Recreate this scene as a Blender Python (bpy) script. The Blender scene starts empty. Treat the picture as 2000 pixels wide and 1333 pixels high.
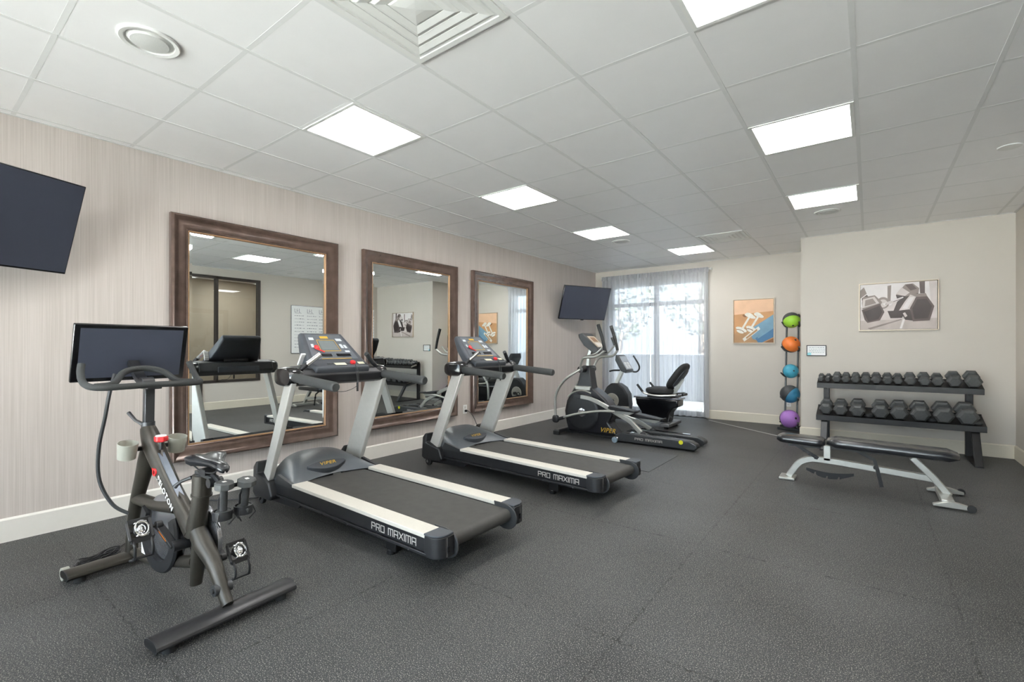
import bpy, math, random
from mathutils import Vector, Matrix
random.seed(7)
PI = math.pi
R = math.radians
C = bpy.context.scene.collection
T = 0.6096          # ceiling tile
CE = 2.745          # ceiling height
GX = 0.083          # first grid line off the left wall

# ------------------------------------------------------------------ camera, world, exposure
cam_data = bpy.data.cameras.new('camera')
cam = bpy.data.objects.new('camera', cam_data)
C.objects.link(cam)
cam.location = (4.4135, -0.477, 1.252)
cam.rotation_euler = (PI / 2, 0, 0.6485)
cam_data.sensor_width = 36.0
cam_data.lens = 920.43 * 36.0 / 2000.0
cam_data.shift_y = 11.1 / 2000.0
cam_data.clip_start = 0.05
bpy.context.scene.camera = cam

vs = bpy.context.scene.view_settings
vs.view_transform = 'Standard'
vs.look = 'None'
vs.gamma = 1.0
vs.use_curve_mapping = False
vs.exposure = 1.22
bpy.context.scene.cycles.max_bounces = 10
bpy.context.scene.cycles.diffuse_bounces = 7
bpy.context.scene.cycles.transparent_max_bounces = 16
bpy.context.scene.cycles.use_denoising = True
bpy.context.scene.cycles.caustics_reflective = False
bpy.context.scene.cycles.sample_clamp_indirect = 6.0

PANEL = 10.0        # radiance of the lit ceiling panels
w = bpy.data.worlds.new('world')
bpy.context.scene.world = w
w.use_nodes = True
bg = w.node_tree.nodes['Background']
bg.inputs['Color'].default_value = (0.78, 0.88, 1.0, 1)
bg.inputs['Strength'].default_value = 4.5
sun_d = bpy.data.lights.new('sun', 'SUN')
sun_d.energy = 250.0
sun_d.angle = R(0.6)
sun_d.color = (0.99, 0.99, 1.0)
sun = bpy.data.objects.new('sun', sun_d)
C.objects.link(sun)
sun.rotation_euler = (0, R(38), 0)      # high sun running along the window walls, so it only reaches the ground outside


# ------------------------------------------------------------------ materials
def lin(c):
    r = []
    for x in c[:3]:
        x = x / 255.0
        r.append(x / 12.92 if x <= 0.04045 else ((x + 0.055) / 1.055) ** 2.4)
    return (r[0], r[1], r[2], 1.0)


MATS = {}


def mat(name, rgb, rough=0.5, metal=0.0, var=0.06, scale=30.0, bump=0.0, coat=0.0, emit=None, trans=0.0, spec=None):
    if name in MATS:
        return MATS[name]
    m = bpy.data.materials.new(name)
    m.use_nodes = True
    nt = m.node_tree
    b = nt.nodes['Principled BSDF']
    tc = nt.nodes.new('ShaderNodeTexCoord')
    no = nt.nodes.new('ShaderNodeTexNoise')
    no.inputs['Scale'].default_value = scale
    no.inputs['Detail'].default_value = 4
    nt.links.new(tc.outputs['Object'], no.inputs['Vector'])
    ramp = nt.nodes.new('ShaderNodeValToRGB')
    col = lin(rgb)
    ramp.color_ramp.elements[0].position = 0.3
    ramp.color_ramp.elements[1].position = 0.7
    ramp.color_ramp.elements[0].color = tuple(max(0, x * (1 - var)) for x in col[:3]) + (1,)
    ramp.color_ramp.elements[1].color = tuple(min(1, x * (1 + var)) for x in col[:3]) + (1,)
    nt.links.new(no.outputs['Fac'], ramp.inputs['Fac'])
    nt.links.new(ramp.outputs['Color'], b.inputs['Base Color'])
    b.inputs['Roughness'].default_value = rough
    b.inputs['Metallic'].default_value = metal
    if spec is not None:
        b.inputs['Specular IOR Level'].default_value = spec
    if coat:
        b.inputs['Coat Weight'].default_value = coat
        b.inputs['Coat Roughness'].default_value = 0.15
    if trans:
        b.inputs['Transmission Weight'].default_value = trans
    if emit:
        b.inputs['Emission Color'].default_value = lin(rgb)
        b.inputs['Emission Strength'].default_value = emit
    if bump:
        bp = nt.nodes.new('ShaderNodeBump')
        bp.inputs['Strength'].default_value = bump
        bp.inputs['Distance'].default_value = 0.002
        nt.links.new(no.outputs['Fac'], bp.inputs['Height'])
        nt.links.new(bp.outputs['Normal'], b.inputs['Normal'])
    MATS[name] = m
    return m


def nmath(nt, op, a=None, b=None, v0=None, v1=None):
    n = nt.nodes.new('ShaderNodeMath')
    n.operation = op
    if a is not None:
        nt.links.new(a, n.inputs[0])
    elif v0 is not None:
        n.inputs[0].default_value = v0
    if b is not None:
        nt.links.new(b, n.inputs[1])
    elif v1 is not None:
        n.inputs[1].default_value = v1
    return n.outputs[0]


def floor_material():
    m = bpy.data.materials.new('rubber_floor')
    m.use_nodes = True
    nt = m.node_tree
    b = nt.nodes['Principled BSDF']
    tc = nt.nodes.new('ShaderNodeTexCoord')
    P = tc.outputs['Object']
    # broad cloudy wear
    n1 = nt.nodes.new('ShaderNodeTexNoise')
    n1.inputs['Scale'].default_value = 1.1
    n1.inputs['Detail'].default_value = 5
    nt.links.new(P, n1.inputs['Vector'])
    r1 = nt.nodes.new('ShaderNodeValToRGB')
    r1.color_ramp.elements[0].position = 0.3
    r1.color_ramp.elements[1].position = 0.72
    r1.color_ramp.elements[0].color = lin((40, 42, 44))
    r1.color_ramp.elements[1].color = lin((68, 70, 72))
    nt.links.new(n1.outputs['Fac'], r1.inputs['Fac'])
    # fine granules
    n2 = nt.nodes.new('ShaderNodeTexNoise')
    n2.inputs['Scale'].default_value = 210
    n2.inputs['Detail'].default_value = 2
    nt.links.new(P, n2.inputs['Vector'])
    r2 = nt.nodes.new('ShaderNodeValToRGB')
    r2.color_ramp.elements[0].position = 0.55
    r2.color_ramp.elements[1].position = 0.66
    r2.color_ramp.elements[0].color = (0, 0, 0, 1)
    r2.color_ramp.elements[1].color = (1, 1, 1, 1)
    nt.links.new(n2.outputs['Fac'], r2.inputs['Fac'])
    mix = nt.nodes.new('ShaderNodeMixRGB')
    mix.inputs['Color2'].default_value = lin((168, 166, 158))
    nt.links.new(nmath(nt, 'MULTIPLY', r2.outputs['Color'], None, None, 0.8), mix.inputs['Fac'])
    nt.links.new(r1.outputs['Color'], mix.inputs['Color1'])
    # dark dots
    n3 = nt.nodes.new('ShaderNodeTexNoise')
    n3.inputs['Scale'].default_value = 190
    nt.links.new(P, n3.inputs['Vector'])
    r3 = nt.nodes.new('ShaderNodeValToRGB')
    r3.color_ramp.elements[0].position = 0.35
    r3.color_ramp.elements[1].position = 0.5
    r3.color_ramp.elements[0].color = (0.45, 0.45, 0.45, 1)
    r3.color_ramp.elements[1].color = (1, 1, 1, 1)
    nt.links.new(n3.outputs['Fac'], r3.inputs['Fac'])
    mul = nt.nodes.new('ShaderNodeMixRGB')
    mul.blend_type = 'MULTIPLY'
    mul.inputs['Fac'].default_value = 1
    nt.links.new(mix.outputs['Color'], mul.inputs['Color1'])
    nt.links.new(r3.outputs['Color'], mul.inputs['Color2'])
    # jigsaw seams of the mats
    sep = nt.nodes.new('ShaderNodeSeparateXYZ')
    nt.links.new(P, sep.inputs[0])
    nd = nt.nodes.new('ShaderNodeTexNoise')
    nd.inputs['Scale'].default_value = 38
    nd.inputs['Detail'].default_value = 1
    nt.links.new(P, nd.inputs['Vector'])
    dsp = nmath(nt, 'MULTIPLY', nmath(nt, 'SUBTRACT', nd.outputs['Fac'], None, None, 0.5), None, None, 0.05)

    def seam(coord, off, pitch):
        a = nmath(nt, 'ADD', coord, dsp)
        a = nmath(nt, 'ADD', a, None, None, -off + pitch * 20.5)
        a = nmath(nt, 'DIVIDE', a, None, None, pitch)
        a = nmath(nt, 'FRACT', a)
        a = nmath(nt, 'ABSOLUTE', nmath(nt, 'SUBTRACT', a, None, None, 0.5))
        return nmath(nt, 'LESS_THAN', nmath(nt, 'MULTIPLY', a, None, None, pitch), None, None, 0.0022)
    s = nmath(nt, 'MAXIMUM', seam(sep.outputs['X'], 3.555, 1.2), seam(sep.outputs['Y'], 1.39, 1.215))
    # seams are worn shut in places
    nb = nt.nodes.new('ShaderNodeTexNoise')
    nb.inputs['Scale'].default_value = 2.3
    nt.links.new(P, nb.inputs['Vector'])
    keep = nmath(nt, 'MULTIPLY', nmath(nt, 'GREATER_THAN', nb.outputs['Fac'], None, None, 0.38), None, None, 0.9)
    s = nmath(nt, 'MULTIPLY', s, keep)
    fin = nt.nodes.new('ShaderNodeMixRGB')
    fin.inputs['Color2'].default_value = lin((28, 28, 28))
    nt.links.new(s, fin.inputs['Fac'])
    nt.links.new(mul.outputs['Color'], fin.inputs['Color1'])
    nt.links.new(fin.outputs['Color'], b.inputs['Base Color'])
    b.inputs['Roughness'].default_value = 0.5
    b.inputs['Specular IOR Level'].default_value = 0.3
    bp = nt.nodes.new('ShaderNodeBump')
    bp.inputs['Strength'].default_value = 0.35
    bp.inputs['Distance'].default_value = 0.0015
    nt.links.new(n2.outputs['Fac'], bp.inputs['Height'])
    nt.links.new(bp.outputs['Normal'], b.inputs['Normal'])
    return m


def wallpaper_material(name, c0, c1, axis='Y'):
    m = bpy.data.materials.new(name)
    m.use_nodes = True
    nt = m.node_tree
    b = nt.nodes['Principled BSDF']
    tc = nt.nodes.new('ShaderNodeTexCoord')
    mp = nt.nodes.new('ShaderNodeMapping')
    mp.inputs['Scale'].default_value = (150, 150, 1.6)
    nt.links.new(tc.outputs['Object'], mp.inputs['Vector'])
    n = nt.nodes.new('ShaderNodeTexNoise')
    n.inputs['Scale'].default_value = 1.0
    n.inputs['Detail'].default_value = 3
    nt.links.new(mp.outputs['Vector'], n.inputs['Vector'])
    mp2 = nt.nodes.new('ShaderNodeMapping')
    mp2.inputs['Scale'].default_value = (14, 14, 0.5)
    nt.links.new(tc.outputs['Object'], mp2.inputs['Vector'])
    n2 = nt.nodes.new('ShaderNodeTexNoise')
    n2.inputs['Scale'].default_value = 1.0
    nt.links.new(mp2.outputs['Vector'], n2.inputs['Vector'])
    f = nmath(nt, 'ADD', nmath(nt, 'MULTIPLY', n.outputs['Fac'], None, None, 0.7),
              nmath(nt, 'MULTIPLY', n2.outputs['Fac'], None, None, 0.3))
    r = nt.nodes.new('ShaderNodeValToRGB')
    r.color_ramp.elements[0].position = 0.33
    r.color_ramp.elements[1].position = 0.66
    r.color_ramp.elements[0].color = lin(c0)
    r.color_ramp.elements[1].color = lin(c1)
    nt.links.new(f, r.inputs['Fac'])
    nt.links.new(r.outputs['Color'], b.inputs['Base Color'])
    b.inputs['Roughness'].default_value = 0.75
    b.inputs['Specular IOR Level'].default_value = 0.25
    return m


def sheer_material():
    m = bpy.data.materials.new('sheer_voile')
    m.use_nodes = True
    nt = m.node_tree
    nt.nodes.clear()
    out = nt.nodes.new('ShaderNodeOutputMaterial')
    tr = nt.nodes.new('ShaderNodeBsdfTransparent')
    tl = nt.nodes.new('ShaderNodeBsdfTranslucent')
    df = nt.nodes.new('ShaderNodeBsdfDiffuse')
    tl.inputs['Color'].default_value = (0.30, 0.31, 0.34, 1)
    tc = nt.nodes.new('ShaderNodeTexCoord')
    mp = nt.nodes.new('ShaderNodeMapping')
    mp.inputs['Scale'].default_value = (60, 60, 3)
    nt.links.new(tc.outputs['Object'], mp.inputs['Vector'])
    n = nt.nodes.new('ShaderNodeTexNoise')
    n.inputs['Scale'].default_value = 1.0
    nt.links.new(mp.outputs['Vector'], n.inputs['Vector'])
    r = nt.nodes.new('ShaderNodeValToRGB')
    r.color_ramp.elements[0].color = (0.78, 0.79, 0.80, 1)
    r.color_ramp.elements[1].color = (0.90, 0.91, 0.92, 1)
    nt.links.new(n.outputs['Fac'], r.inputs['Fac'])
    nt.links.new(r.outputs['Color'], df.inputs['Color'])
    m1 = nt.nodes.new('ShaderNodeMixShader')
    m1.inputs[0].default_value = 0.5
    nt.links.new(tl.outputs[0], m1.inputs[1])
    nt.links.new(df.outputs[0], m1.inputs[2])
    m2 = nt.nodes.new('ShaderNodeMixShader')
    m2.inputs[0].default_value = 0.93
    nt.links.new(tr.outputs[0], m2.inputs[1])
    nt.links.new(m1.outputs[0], m2.inputs[2])
    nt.links.new(m2.outputs[0], out.inputs[0])
    return m


def glass_material():
    m = bpy.data.materials.new('window_glass')
    m.use_nodes = True
    nt = m.node_tree
    nt.nodes.clear()
    out = nt.nodes.new('ShaderNodeOutputMaterial')
    tr = nt.nodes.new('ShaderNodeBsdfTransparent')
    gl = nt.nodes.new('ShaderNodeBsdfGlossy')
    gl.inputs['Roughness'].default_value = 0.0
    tr.inputs['Color'].default_value = (0.93, 0.95, 0.94, 1)
    fr = nt.nodes.new('ShaderNodeFresnel')
    fr.inputs['IOR'].default_value = 1.5
    mx = nt.nodes.new('ShaderNodeMixShader')
    nt.links.new(fr.outputs[0], mx.inputs[0])
    nt.links.new(tr.outputs[0], mx.inputs[1])
    nt.links.new(gl.outputs[0], mx.inputs[2])
    nt.links.new(mx.outputs[0], out.inputs[0])
    return m


M_floor = floor_material()
M_paper = wallpaper_material('striped_wallpaper', (187, 178, 171), (206, 197, 191))
M_far = mat('greige_paint', (203, 196, 186), 0.7, var=0.012, scale=3)
M_warm = mat('warm_paint', (192, 178, 160), 0.7, var=0.03, scale=3)
M_base = mat('baseboard_paint', (232, 228, 220), 0.45, var=0.01)
M_base2 = mat('baseboard_cream', (214, 206, 188), 0.45, var=0.012)
M_tile = mat('ceiling_tile', (246, 246, 246), 0.5, var=0.010, scale=6, spec=0.6)
M_grid = mat('grid_metal', (230, 231, 230), 0.5, var=0.01)
M_whitem = mat('white_enamel', (232, 233, 230), 0.45, var=0.01)
M_lamp = mat('lit_diffuser', (255, 253, 250), 0.5, var=0.0, emit=PANEL)
M_black = mat('black_plastic', (30, 31, 34), 0.42, var=0.15)
M_blackg = mat('gloss_black', (14, 15, 18), 0.16, var=0.1, coat=0.3)
M_rub = mat('black_rubber', (36, 37, 38), 0.72, var=0.15, scale=80, bump=0.2)
M_foam = mat('foam_grip', (48, 50, 50), 0.8, var=0.1, scale=120, bump=0.3)
M_char = mat('charcoal_plastic', (66, 70, 76), 0.5, var=0.06)
M_gunm = mat('dark_grey_metal', (62, 64, 66), 0.4, 0.4, var=0.06)
M_silver = mat('silver_paint', (212, 211, 206), 0.36, 0.2, var=0.03)
M_silver2 = mat('satin_silver', (182, 182, 176), 0.3, 0.6, var=0.04)
M_chrome = mat('chrome', (225, 226, 228), 0.08, 1.0, var=0.02)
M_rail = mat('ribbed_rail', (212, 208, 198), 0.5, 0.1, var=0.03, scale=90)
M_belt = mat('running_belt', (62, 61, 59), 0.6, var=0.14, scale=14, bump=0.15)
M_bike = mat('bike_matt_black', (53, 50, 44), 0.38, 0.25, var=0.06)
M_leather = mat('black_vinyl', (30, 32, 36), 0.22, var=0.1, scale=60, coat=0.25)
M_screen = mat('dark_screen', (64, 68, 80), 0.22, var=0.03, scale=2, spec=0.4)
M_red = mat('red_plastic', (205, 40, 44), 0.35)
M_white = mat('white_plastic', (238, 238, 236), 0.4, var=0.01)
M_gold = mat('gold_print', (212, 170, 62), 0.4, 0.2)
M_lett = mat('silver_lettering', (205, 202, 196), 0.4, 0.1)
M_wood = mat('dark_walnut_frame', (96, 78, 70), 0.24, 0.45, var=0.25, scale=12, coat=0.6)
M_goldl = mat('gilt_lip', (158, 122, 88), 0.45, 0.15, var=0.1)
M_mirror = mat('mirror_glass', (238, 243, 243), 0.0, 1.0, var=0.0)
M_champ = mat('champagne_frame', (206, 190, 168), 0.35, 0.35, var=0.04)
M_iron = mat('cast_iron', (74, 76, 76), 0.6, 0.1, var=0.12, scale=60, bump=0.3)
M_rack = mat('rack_black', (15, 15, 17), 0.5, 0.1, var=0.1)
M_glass = glass_material()
M_sheer = sheer_material()
M_frost = mat('frosted_plastic', (196, 196, 184), 0.4, var=0.03, trans=0.35)
M_orange = mat('orange_reflector', (226, 120, 36), 0.3)
M_steel = mat('brushed_steel', (170, 172, 178), 0.25, 0.9, var=0.05)
M_darkm = mat('bronze_frame', (58, 52, 48), 0.45, 0.3)
M_lcd = mat('lcd_grey', (112, 120, 122), 0.3, var=0.02)
M_panel = mat('console_panel', (92, 97, 104), 0.35, var=0.05)
M_cream = mat('cream_label', (226, 222, 196), 0.5)


# ------------------------------------------------------------------ geometry helpers
def rotm(ax, deg):
    return Matrix.Rotation(R(deg), 3, ax)


class MB:
    def __init__(self):
        self.v, self.f, self.m = [], [], []

    def add(self, vs_, fs, mi=0, xf=None):
        o = len(self.v)
        for p in vs_:
            p = Vector(p)
            if xf is not None:
                p = xf @ p
            self.v.append(p)
        for f in fs:
            self.f.append([o + i for i in f])
            self.m.append(mi)
        return self

    def box(self, c, s, rot=None, mi=0):
        hx, hy, hz = s[0] / 2, s[1] / 2, s[2] / 2
        vs_ = []
        for x, y, z in ((-1, -1, -1), (1, -1, -1), (1, 1, -1), (-1, 1, -1), (-1, -1, 1), (1, -1, 1), (1, 1, 1), (-1, 1, 1)):
            p = Vector((x * hx, y * hy, z * hz))
            if rot is not None:
                p = rot @ p
            vs_.append(p + Vector(c))
        return self.hexa(vs_, mi)

    def bb(self, x0, x1, y0, y1, z0, z1, mi=0):
        return self.box(((x0 + x1) / 2, (y0 + y1) / 2, (z0 + z1) / 2), (x1 - x0, y1 - y0, z1 - z0), None, mi)

    def hexa(self, p, mi=0):
        return self.add(p, [(0, 3, 2, 1), (4, 5, 6, 7), (0, 1, 5, 4), (1, 2, 6, 5), (2, 3, 7, 6), (3, 0, 4, 7)], mi)

    def prism(self, pts, a, b, plane='xz', mi=0):
        """pts: outline in the plane; extruded from a to b along the remaining axis"""
        n = len(pts)

        def P(p, t):
            if plane == 'xz':
                return (p[0], t, p[1])
            if plane == 'yz':
                return (t, p[0], p[1])
            return (p[0], p[1], t)
        vs_ = [P(p, a) for p in pts] + [P(p, b) for p in pts]
        fs = [tuple(range(n)), tuple(range(2 * n - 1, n - 1, -1))]
        for i in range(n):
            j = (i + 1) % n
            fs.append((i, i + n, j + n, j))
        return self.add(vs_, fs, mi)

    def loft(self, rings, cap=True, closed=True, mi=0):
        n = len(rings[0])
        vs_ = [p for r in rings for p in r]
        fs = []
        for k in range(len(rings) - 1):
            for i in range(n if closed else n - 1):
                j = (i + 1) % n
                fs.append((k * n + i, k * n + j, (k + 1) * n + j, (k + 1) * n + i))
        if cap and closed:
            fs.append(tuple(range(n - 1, -1, -1)))
            fs.append(tuple((len(rings) - 1) * n + i for i in range(n)))
        return self.add(vs_, fs, mi)

    def tube(self, pts, r, n=10, cap=True, smooth=0, flat=1.0, up=None, mi=0, ring_closed=False):
        pts = [Vector(p) for p in pts]
        rs = list(r) if isinstance(r, (list, tuple)) else [r] * len(pts)
        if smooth:
            q, qr = [], []
            for i in range(len(pts) - 1):
                p0 = pts[max(i - 1, 0)]
                p1, p2 = pts[i], pts[i + 1]
                p3 = pts[min(i + 2, len(pts) - 1)]
                for k in range(smooth):
                    t = k / smooth
                    q.append(0.5 * ((2 * p1) + (p2 - p0) * t + (2 * p0 - 5 * p1 + 4 * p2 - p3) * t * t + (3 * p1 - p0 - 3 * p2 + p3) * t ** 3))
                    qr.append(rs[i] * (1 - t) + rs[i + 1] * t)
            q.append(pts[-1])
            qr.append(rs[-1])
            pts, rs = q, qr
        N = len(pts)
        tang = []
        for i in range(N):
            if ring_closed:
                t = pts[(i + 1) % N] - pts[i - 1]
            else:
                t = pts[min(i + 1, N - 1)] - pts[max(i - 1, 0)]
            tang.append(t.normalized())
        u = Vector(up) if up else Vector((0, 0, 1))
        if abs(u.dot(tang[0])) > 0.95:
            u = Vector((0, 1, 0))
        a = (u - tang[0] * u.dot(tang[0])).normalized()
        rings = []
        for i in range(N):
            a = (a - tang[i] * a.dot(tang[i]))
            a.normalize()
            b = tang[i].cross(a)
            ring = []
            for k in range(n):
                an = 2 * PI * k / n
                ring.append(pts[i] + a * (math.cos(an) * rs[i]) + b * (math.sin(an) * rs[i] * flat))
            rings.append(ring)
        if ring_closed:
            rings.append(rings[0])
            return self.loft(rings, cap=False, mi=mi)
        return self.loft(rings, cap=cap, mi=mi)

    def bar(self, pts, wd, ht, up=(0, 0, 1), smooth=0, mi=0):
        """rectangular section along a path: wd sideways, ht along up"""
        pts = [Vector(p) for p in pts]
        if smooth:
            q = []
            for i in range(len(pts) - 1):
                p0 = pts[max(i - 1, 0)]
                p1, p2 = pts[i], pts[i + 1]
                p3 = pts[min(i + 2, len(pts) - 1)]
                for k in range(smooth):
                    t = k / smooth
                    q.append(0.5 * ((2 * p1) + (p2 - p0) * t + (2 * p0 - 5 * p1 + 4 * p2 - p3) * t * t + (3 * p1 - p0 - 3 * p2 + p3) * t ** 3))
            q.append(pts[-1])
            pts = q
        N = len(pts)
        rings = []
        U0 = Vector(up)
        for i in range(N):
            t = (pts[min(i + 1, N - 1)] - pts[max(i - 1, 0)]).normalized()
            s = t.cross(U0)
            if s.length < 1e-4:
                s = t.cross(Vector((1, 0, 0)))
            s.normalize()
            u = s.cross(t)
            rings.append([pts[i] + s * (wd / 2) * a + u * (ht / 2) * b for a, b in ((-1, -1), (1, -1), (1, 1), (-1, 1))])
        return self.loft(rings, mi=mi)

    def cyl(self, p0, p1, r0, r1=None, n=20, mi=0):
        r1 = r0 if r1 is None else r1
        return self.tube([p0, p1], [r0, r1], n=n, mi=mi)

    def lathe(self, prof, n=32, xf=None, mi=0, cap=True):
        rings = []
        for r, z in prof:
            rings.append([Vector((r * math.cos(2 * PI * k / n), r * math.sin(2 * PI * k / n), z)) for k in range(n)])
        if xf is not None:
            rings = [[xf @ p for p in r] for r in rings]
        return self.loft(rings, cap=cap, mi=mi)

    def ellip(self, c, rad, nu=20, nv=12, rot=None, mi=0, e=1.0):
        rings = []

        def sg(x, p):
            return math.copysign(abs(x) ** p, x)
        for i in range(nv + 1):
            ph = -PI / 2 + PI * i / nv
            ph = max(-PI / 2 + 0.02, min(PI / 2 - 0.02, ph))
            ring = []
            for k in range(nu):
                th = 2 * PI * k / nu
                p = Vector((rad[0] * sg(math.cos(ph), e) * sg(math.cos(th), e), rad[1] * sg(math.cos(ph), e) * sg(math.sin(th), e), rad[2] * sg(math.sin(ph), e)))
                if rot is not None:
                    p = rot @ p
                ring.append(p + Vector(c))
            rings.append(ring)
        return self.loft(rings, mi=mi)

    def torus(self, c, Rr, r, ax='y', n=28, k=8, a0=0, a1=360, mi=0):
        pts = []
        full = (a1 - a0) >= 360
        N = n if full else n + 1
        for i in range(N):
            a = R(a0 + (a1 - a0) * i / n)
            if ax == 'y':
                p = Vector((math.cos(a) * Rr, 0, math.sin(a) * Rr))
            elif ax == 'z':
                p = Vector((math.cos(a) * Rr, math.sin(a) * Rr, 0))
            else:
                p = Vector((0, math.cos(a) * Rr, math.sin(a) * Rr))
            pts.append(p + Vector(c))
        return self.tube(pts, r, n=k, ring_closed=full, mi=mi)

    def build(self, name, mats, parent=None, loc=None, rot=None, bevel=0.0, seg=2, smooth=True, label=None, angle=35):
        me = bpy.data.meshes.new(name)
        me.from_pydata([tuple(p) for p in self.v], [], self.f)
        if not isinstance(mats, (list, tuple)):
            mats = [mats]
        for mm in mats:
            me.materials.append(mm)
        for i, p in enumerate(me.polygons):
            p.material_index = self.m[i]
        import bmesh
        bm = bmesh.new()
        bm.from_mesh(me)
        bmesh.ops.recalc_face_normals(bm, faces=bm.faces)
        bm.to_mesh(me)
        bm.free()
        if smooth:
            me.shade_smooth()
            me.set_sharp_from_angle(angle=R(angle))
        o = bpy.data.objects.new(name, me)
        C.objects.link(o)
        if parent is not None:
            o.parent = parent
        if loc is not None:
            o.location = loc
        if rot is not None:
            o.rotation_euler = rot
        if bevel:
            bv = o.modifiers.new('bevel', 'BEVEL')
            bv.width = bevel
            bv.segments = seg
            bv.limit_method = 'ANGLE'
            bv.angle_limit = R(30)
            bv.harden_normals = False
        if label:
            o['label'] = label
        return o


def thing(name, label, cat, loc=(0, 0, 0), rotz=0, group=None):
    o = bpy.data.objects.new(name, None)
    o.empty_display_size = 0.1
    C.objects.link(o)
    o.location = loc
    o.rotation_euler = (0, 0, rotz)
    return tag(o, label, cat, group)


def tag(o, label, cat, group=None):
    o['label'] = label
    o['category'] = cat
    if group:
        o['group'] = group
    return o


def struct(o):
    o['kind'] = 'structure'
    return o


def children_of(o):
    return [c for c in bpy.data.objects if c.parent == o]


def copy_tree(o, parent=None):
    c = o.copy()
    C.objects.link(c)
    if parent is not None:
        c.parent = parent
    for ch in children_of(o):
        copy_tree(ch, c)
    return c


def text_mb(s, size, shear=0.0, extrude=0.0006, space=1.0, bold=0.0):
    cu = bpy.data.curves.new('t', 'FONT')
    cu.body = s
    cu.size = size
    cu.shear = shear
    cu.extrude = extrude
    cu.offset = bold
    cu.space_character = space
    cu.align_x = 'CENTER'
    cu.align_y = 'CENTER'
    o = bpy.data.objects.new('t', cu)
    C.objects.link(o)
    dg = bpy.context.evaluated_depsgraph_get()
    me = bpy.data.meshes.new_from_object(o.evaluated_get(dg))
    b = MB()
    b.add([v.co.copy() for v in me.vertices], [tuple(p.vertices) for p in me.polygons])
    bpy.data.objects.remove(o)
    bpy.data.meshes.remove(me)
    bpy.data.curves.remove(cu)
    return b


# squared techno capitals on a 4 x 5 grid, as strokes
GLYPH = {
    'P': [[(0, 0), (0, 4), (3, 4), (3.6, 3.4), (3.6, 1.9), (0, 1.9)]],
    'R': [[(0, 0), (0, 4), (3.6, 4), (3.6, 1.9), (0, 1.9)], [(2.2, 1.9), (3.6, 0)]],
    'O': [[(0, 0), (0, 4), (3.6, 4), (3.6, 0), (0, 0)]],
    'M': [[(0, 0), (0, 4), (4.6, 4), (4.6, 0)], [(2.3, 4), (2.3, 0)]],
    'A': [[(0, 0), (0, 4), (3.6, 4), (3.6, 0)], [(0, 1.7), (3.6, 1.7)]],
    'X': [[(0, 0), (3.8, 4)], [(0, 4), (3.8, 0)]],
    'I': [[(0, 0), (0, 4)]],
    ' ': [],
}


def tech_text(s, h, extrude=0.001, wt=0.14):
    """letters standing in the local XZ plane, facing -Y, starting at x=0"""
    b = MB()
    x = 0.0
    k = h / 4.0
    for ch in s:
        for st in GLYPH[ch]:
            pts = [(x + px_ * k, pz * k) for px_, pz in st]
            for i in range(len(pts) - 1):
                a, c = Vector(pts[i]), Vector(pts[i + 1])
                d = (c - a)
                L = d.length
                d.normalize()
                nrm = Vector((-d.y, d.x)) * (h * wt / 2)
                a2 = a - d * (h * wt / 2)
                c2 = c + d * (h * wt / 2)
                q = [a2 + nrm, a2 - nrm, c2 - nrm, c2 + nrm]
                b.prism([(p.x, p.y) for p in q], -extrude, extrude, 'xz')
        wdt = {'M': 4.6, 'I': 0.0, ' ': 1.6, 'X': 3.8}.get(ch, 3.6)
        x += (wdt + 1.4) * k
    return b, x


# ------------------------------------------------------------------ room shell
YB = -3.2
floor_mb = MB().bb(-0.15, 8.2, YB - 0.1, 8.3, -0.12, 0.0)
struct(floor_mb.build('floor', M_floor, smooth=False))
ceil_o = struct(MB().bb(-0.15, 8.2, YB - 0.1, 8.4, CE + 0.0022, CE + 0.12).build('ceiling', M_tile, smooth=False))

lights = [(2, 2), (5, 2), (8, 2), (11, 3), (2, 6), (5, 6), (8, 6), (-2, 2), (-2, 6), (-4, 4)]  # the last three are unseen, added behind the camera for more light
vents = [(1, 4), (10, 4)]
g = MB()
hw = 0.012
imin, imax = -5, 13
for j in range(0, 10):
    X = GX + j * T
    y1 = 8.15 if X < 3.665 else 7.09
    if X < 5.7:
        g.bb(X - hw, X + hw, YB, y1, CE - 0.0005, CE + 0.0045)
for i in range(imin, imax + 1):
    Y = i * T
    xe = 5.715 if Y < 7.09 else 3.665
    if YB < Y < 8.14:
        g.bb(0.0, xe, Y - hw, Y + hw, CE + 0.0017, CE + 0.0045)
# wall angle
g.bb(0, 0.022, YB, 8.15, CE - 0.001, CE + 0.0045)
g.bb(0, 3.665, 8.128, 8.15, CE - 0.001, CE + 0.0045)
g.bb(3.665, 5.715, 7.068, 7.09, CE - 0.001, CE + 0.0045)
g.bb(5.693, 5.715, YB, 7.09, CE - 0.001, CE + 0.0045)
go = g.build('ceiling_grid', M_grid, parent=ceil_o, smooth=False)

struct(MB().bb(-0.15, 0.0, YB, 8.35, 0, CE + 0.05).build('wall_left', M_paper, smooth=False))
# far wall with the window opening
WX0, WX1, WZ1 = 0.32, 2.14, 2.46
fw = MB()
fw.bb(0.0, WX0, 8.15, 8.35, 0, CE + 0.05)
fw.bb(WX1, 3.665, 8.15, 8.35, 0, CE + 0.05)
fw.bb(WX0, WX1, 8.15, 8.35, WZ1, CE + 0.05)
struct(fw.build('wall_far', M_far, smooth=False))
struct(MB().bb(3.665, 5.9, 7.09, 8.35, 0, CE + 0.05).build('wall_recess', M_far, smooth=False))
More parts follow.
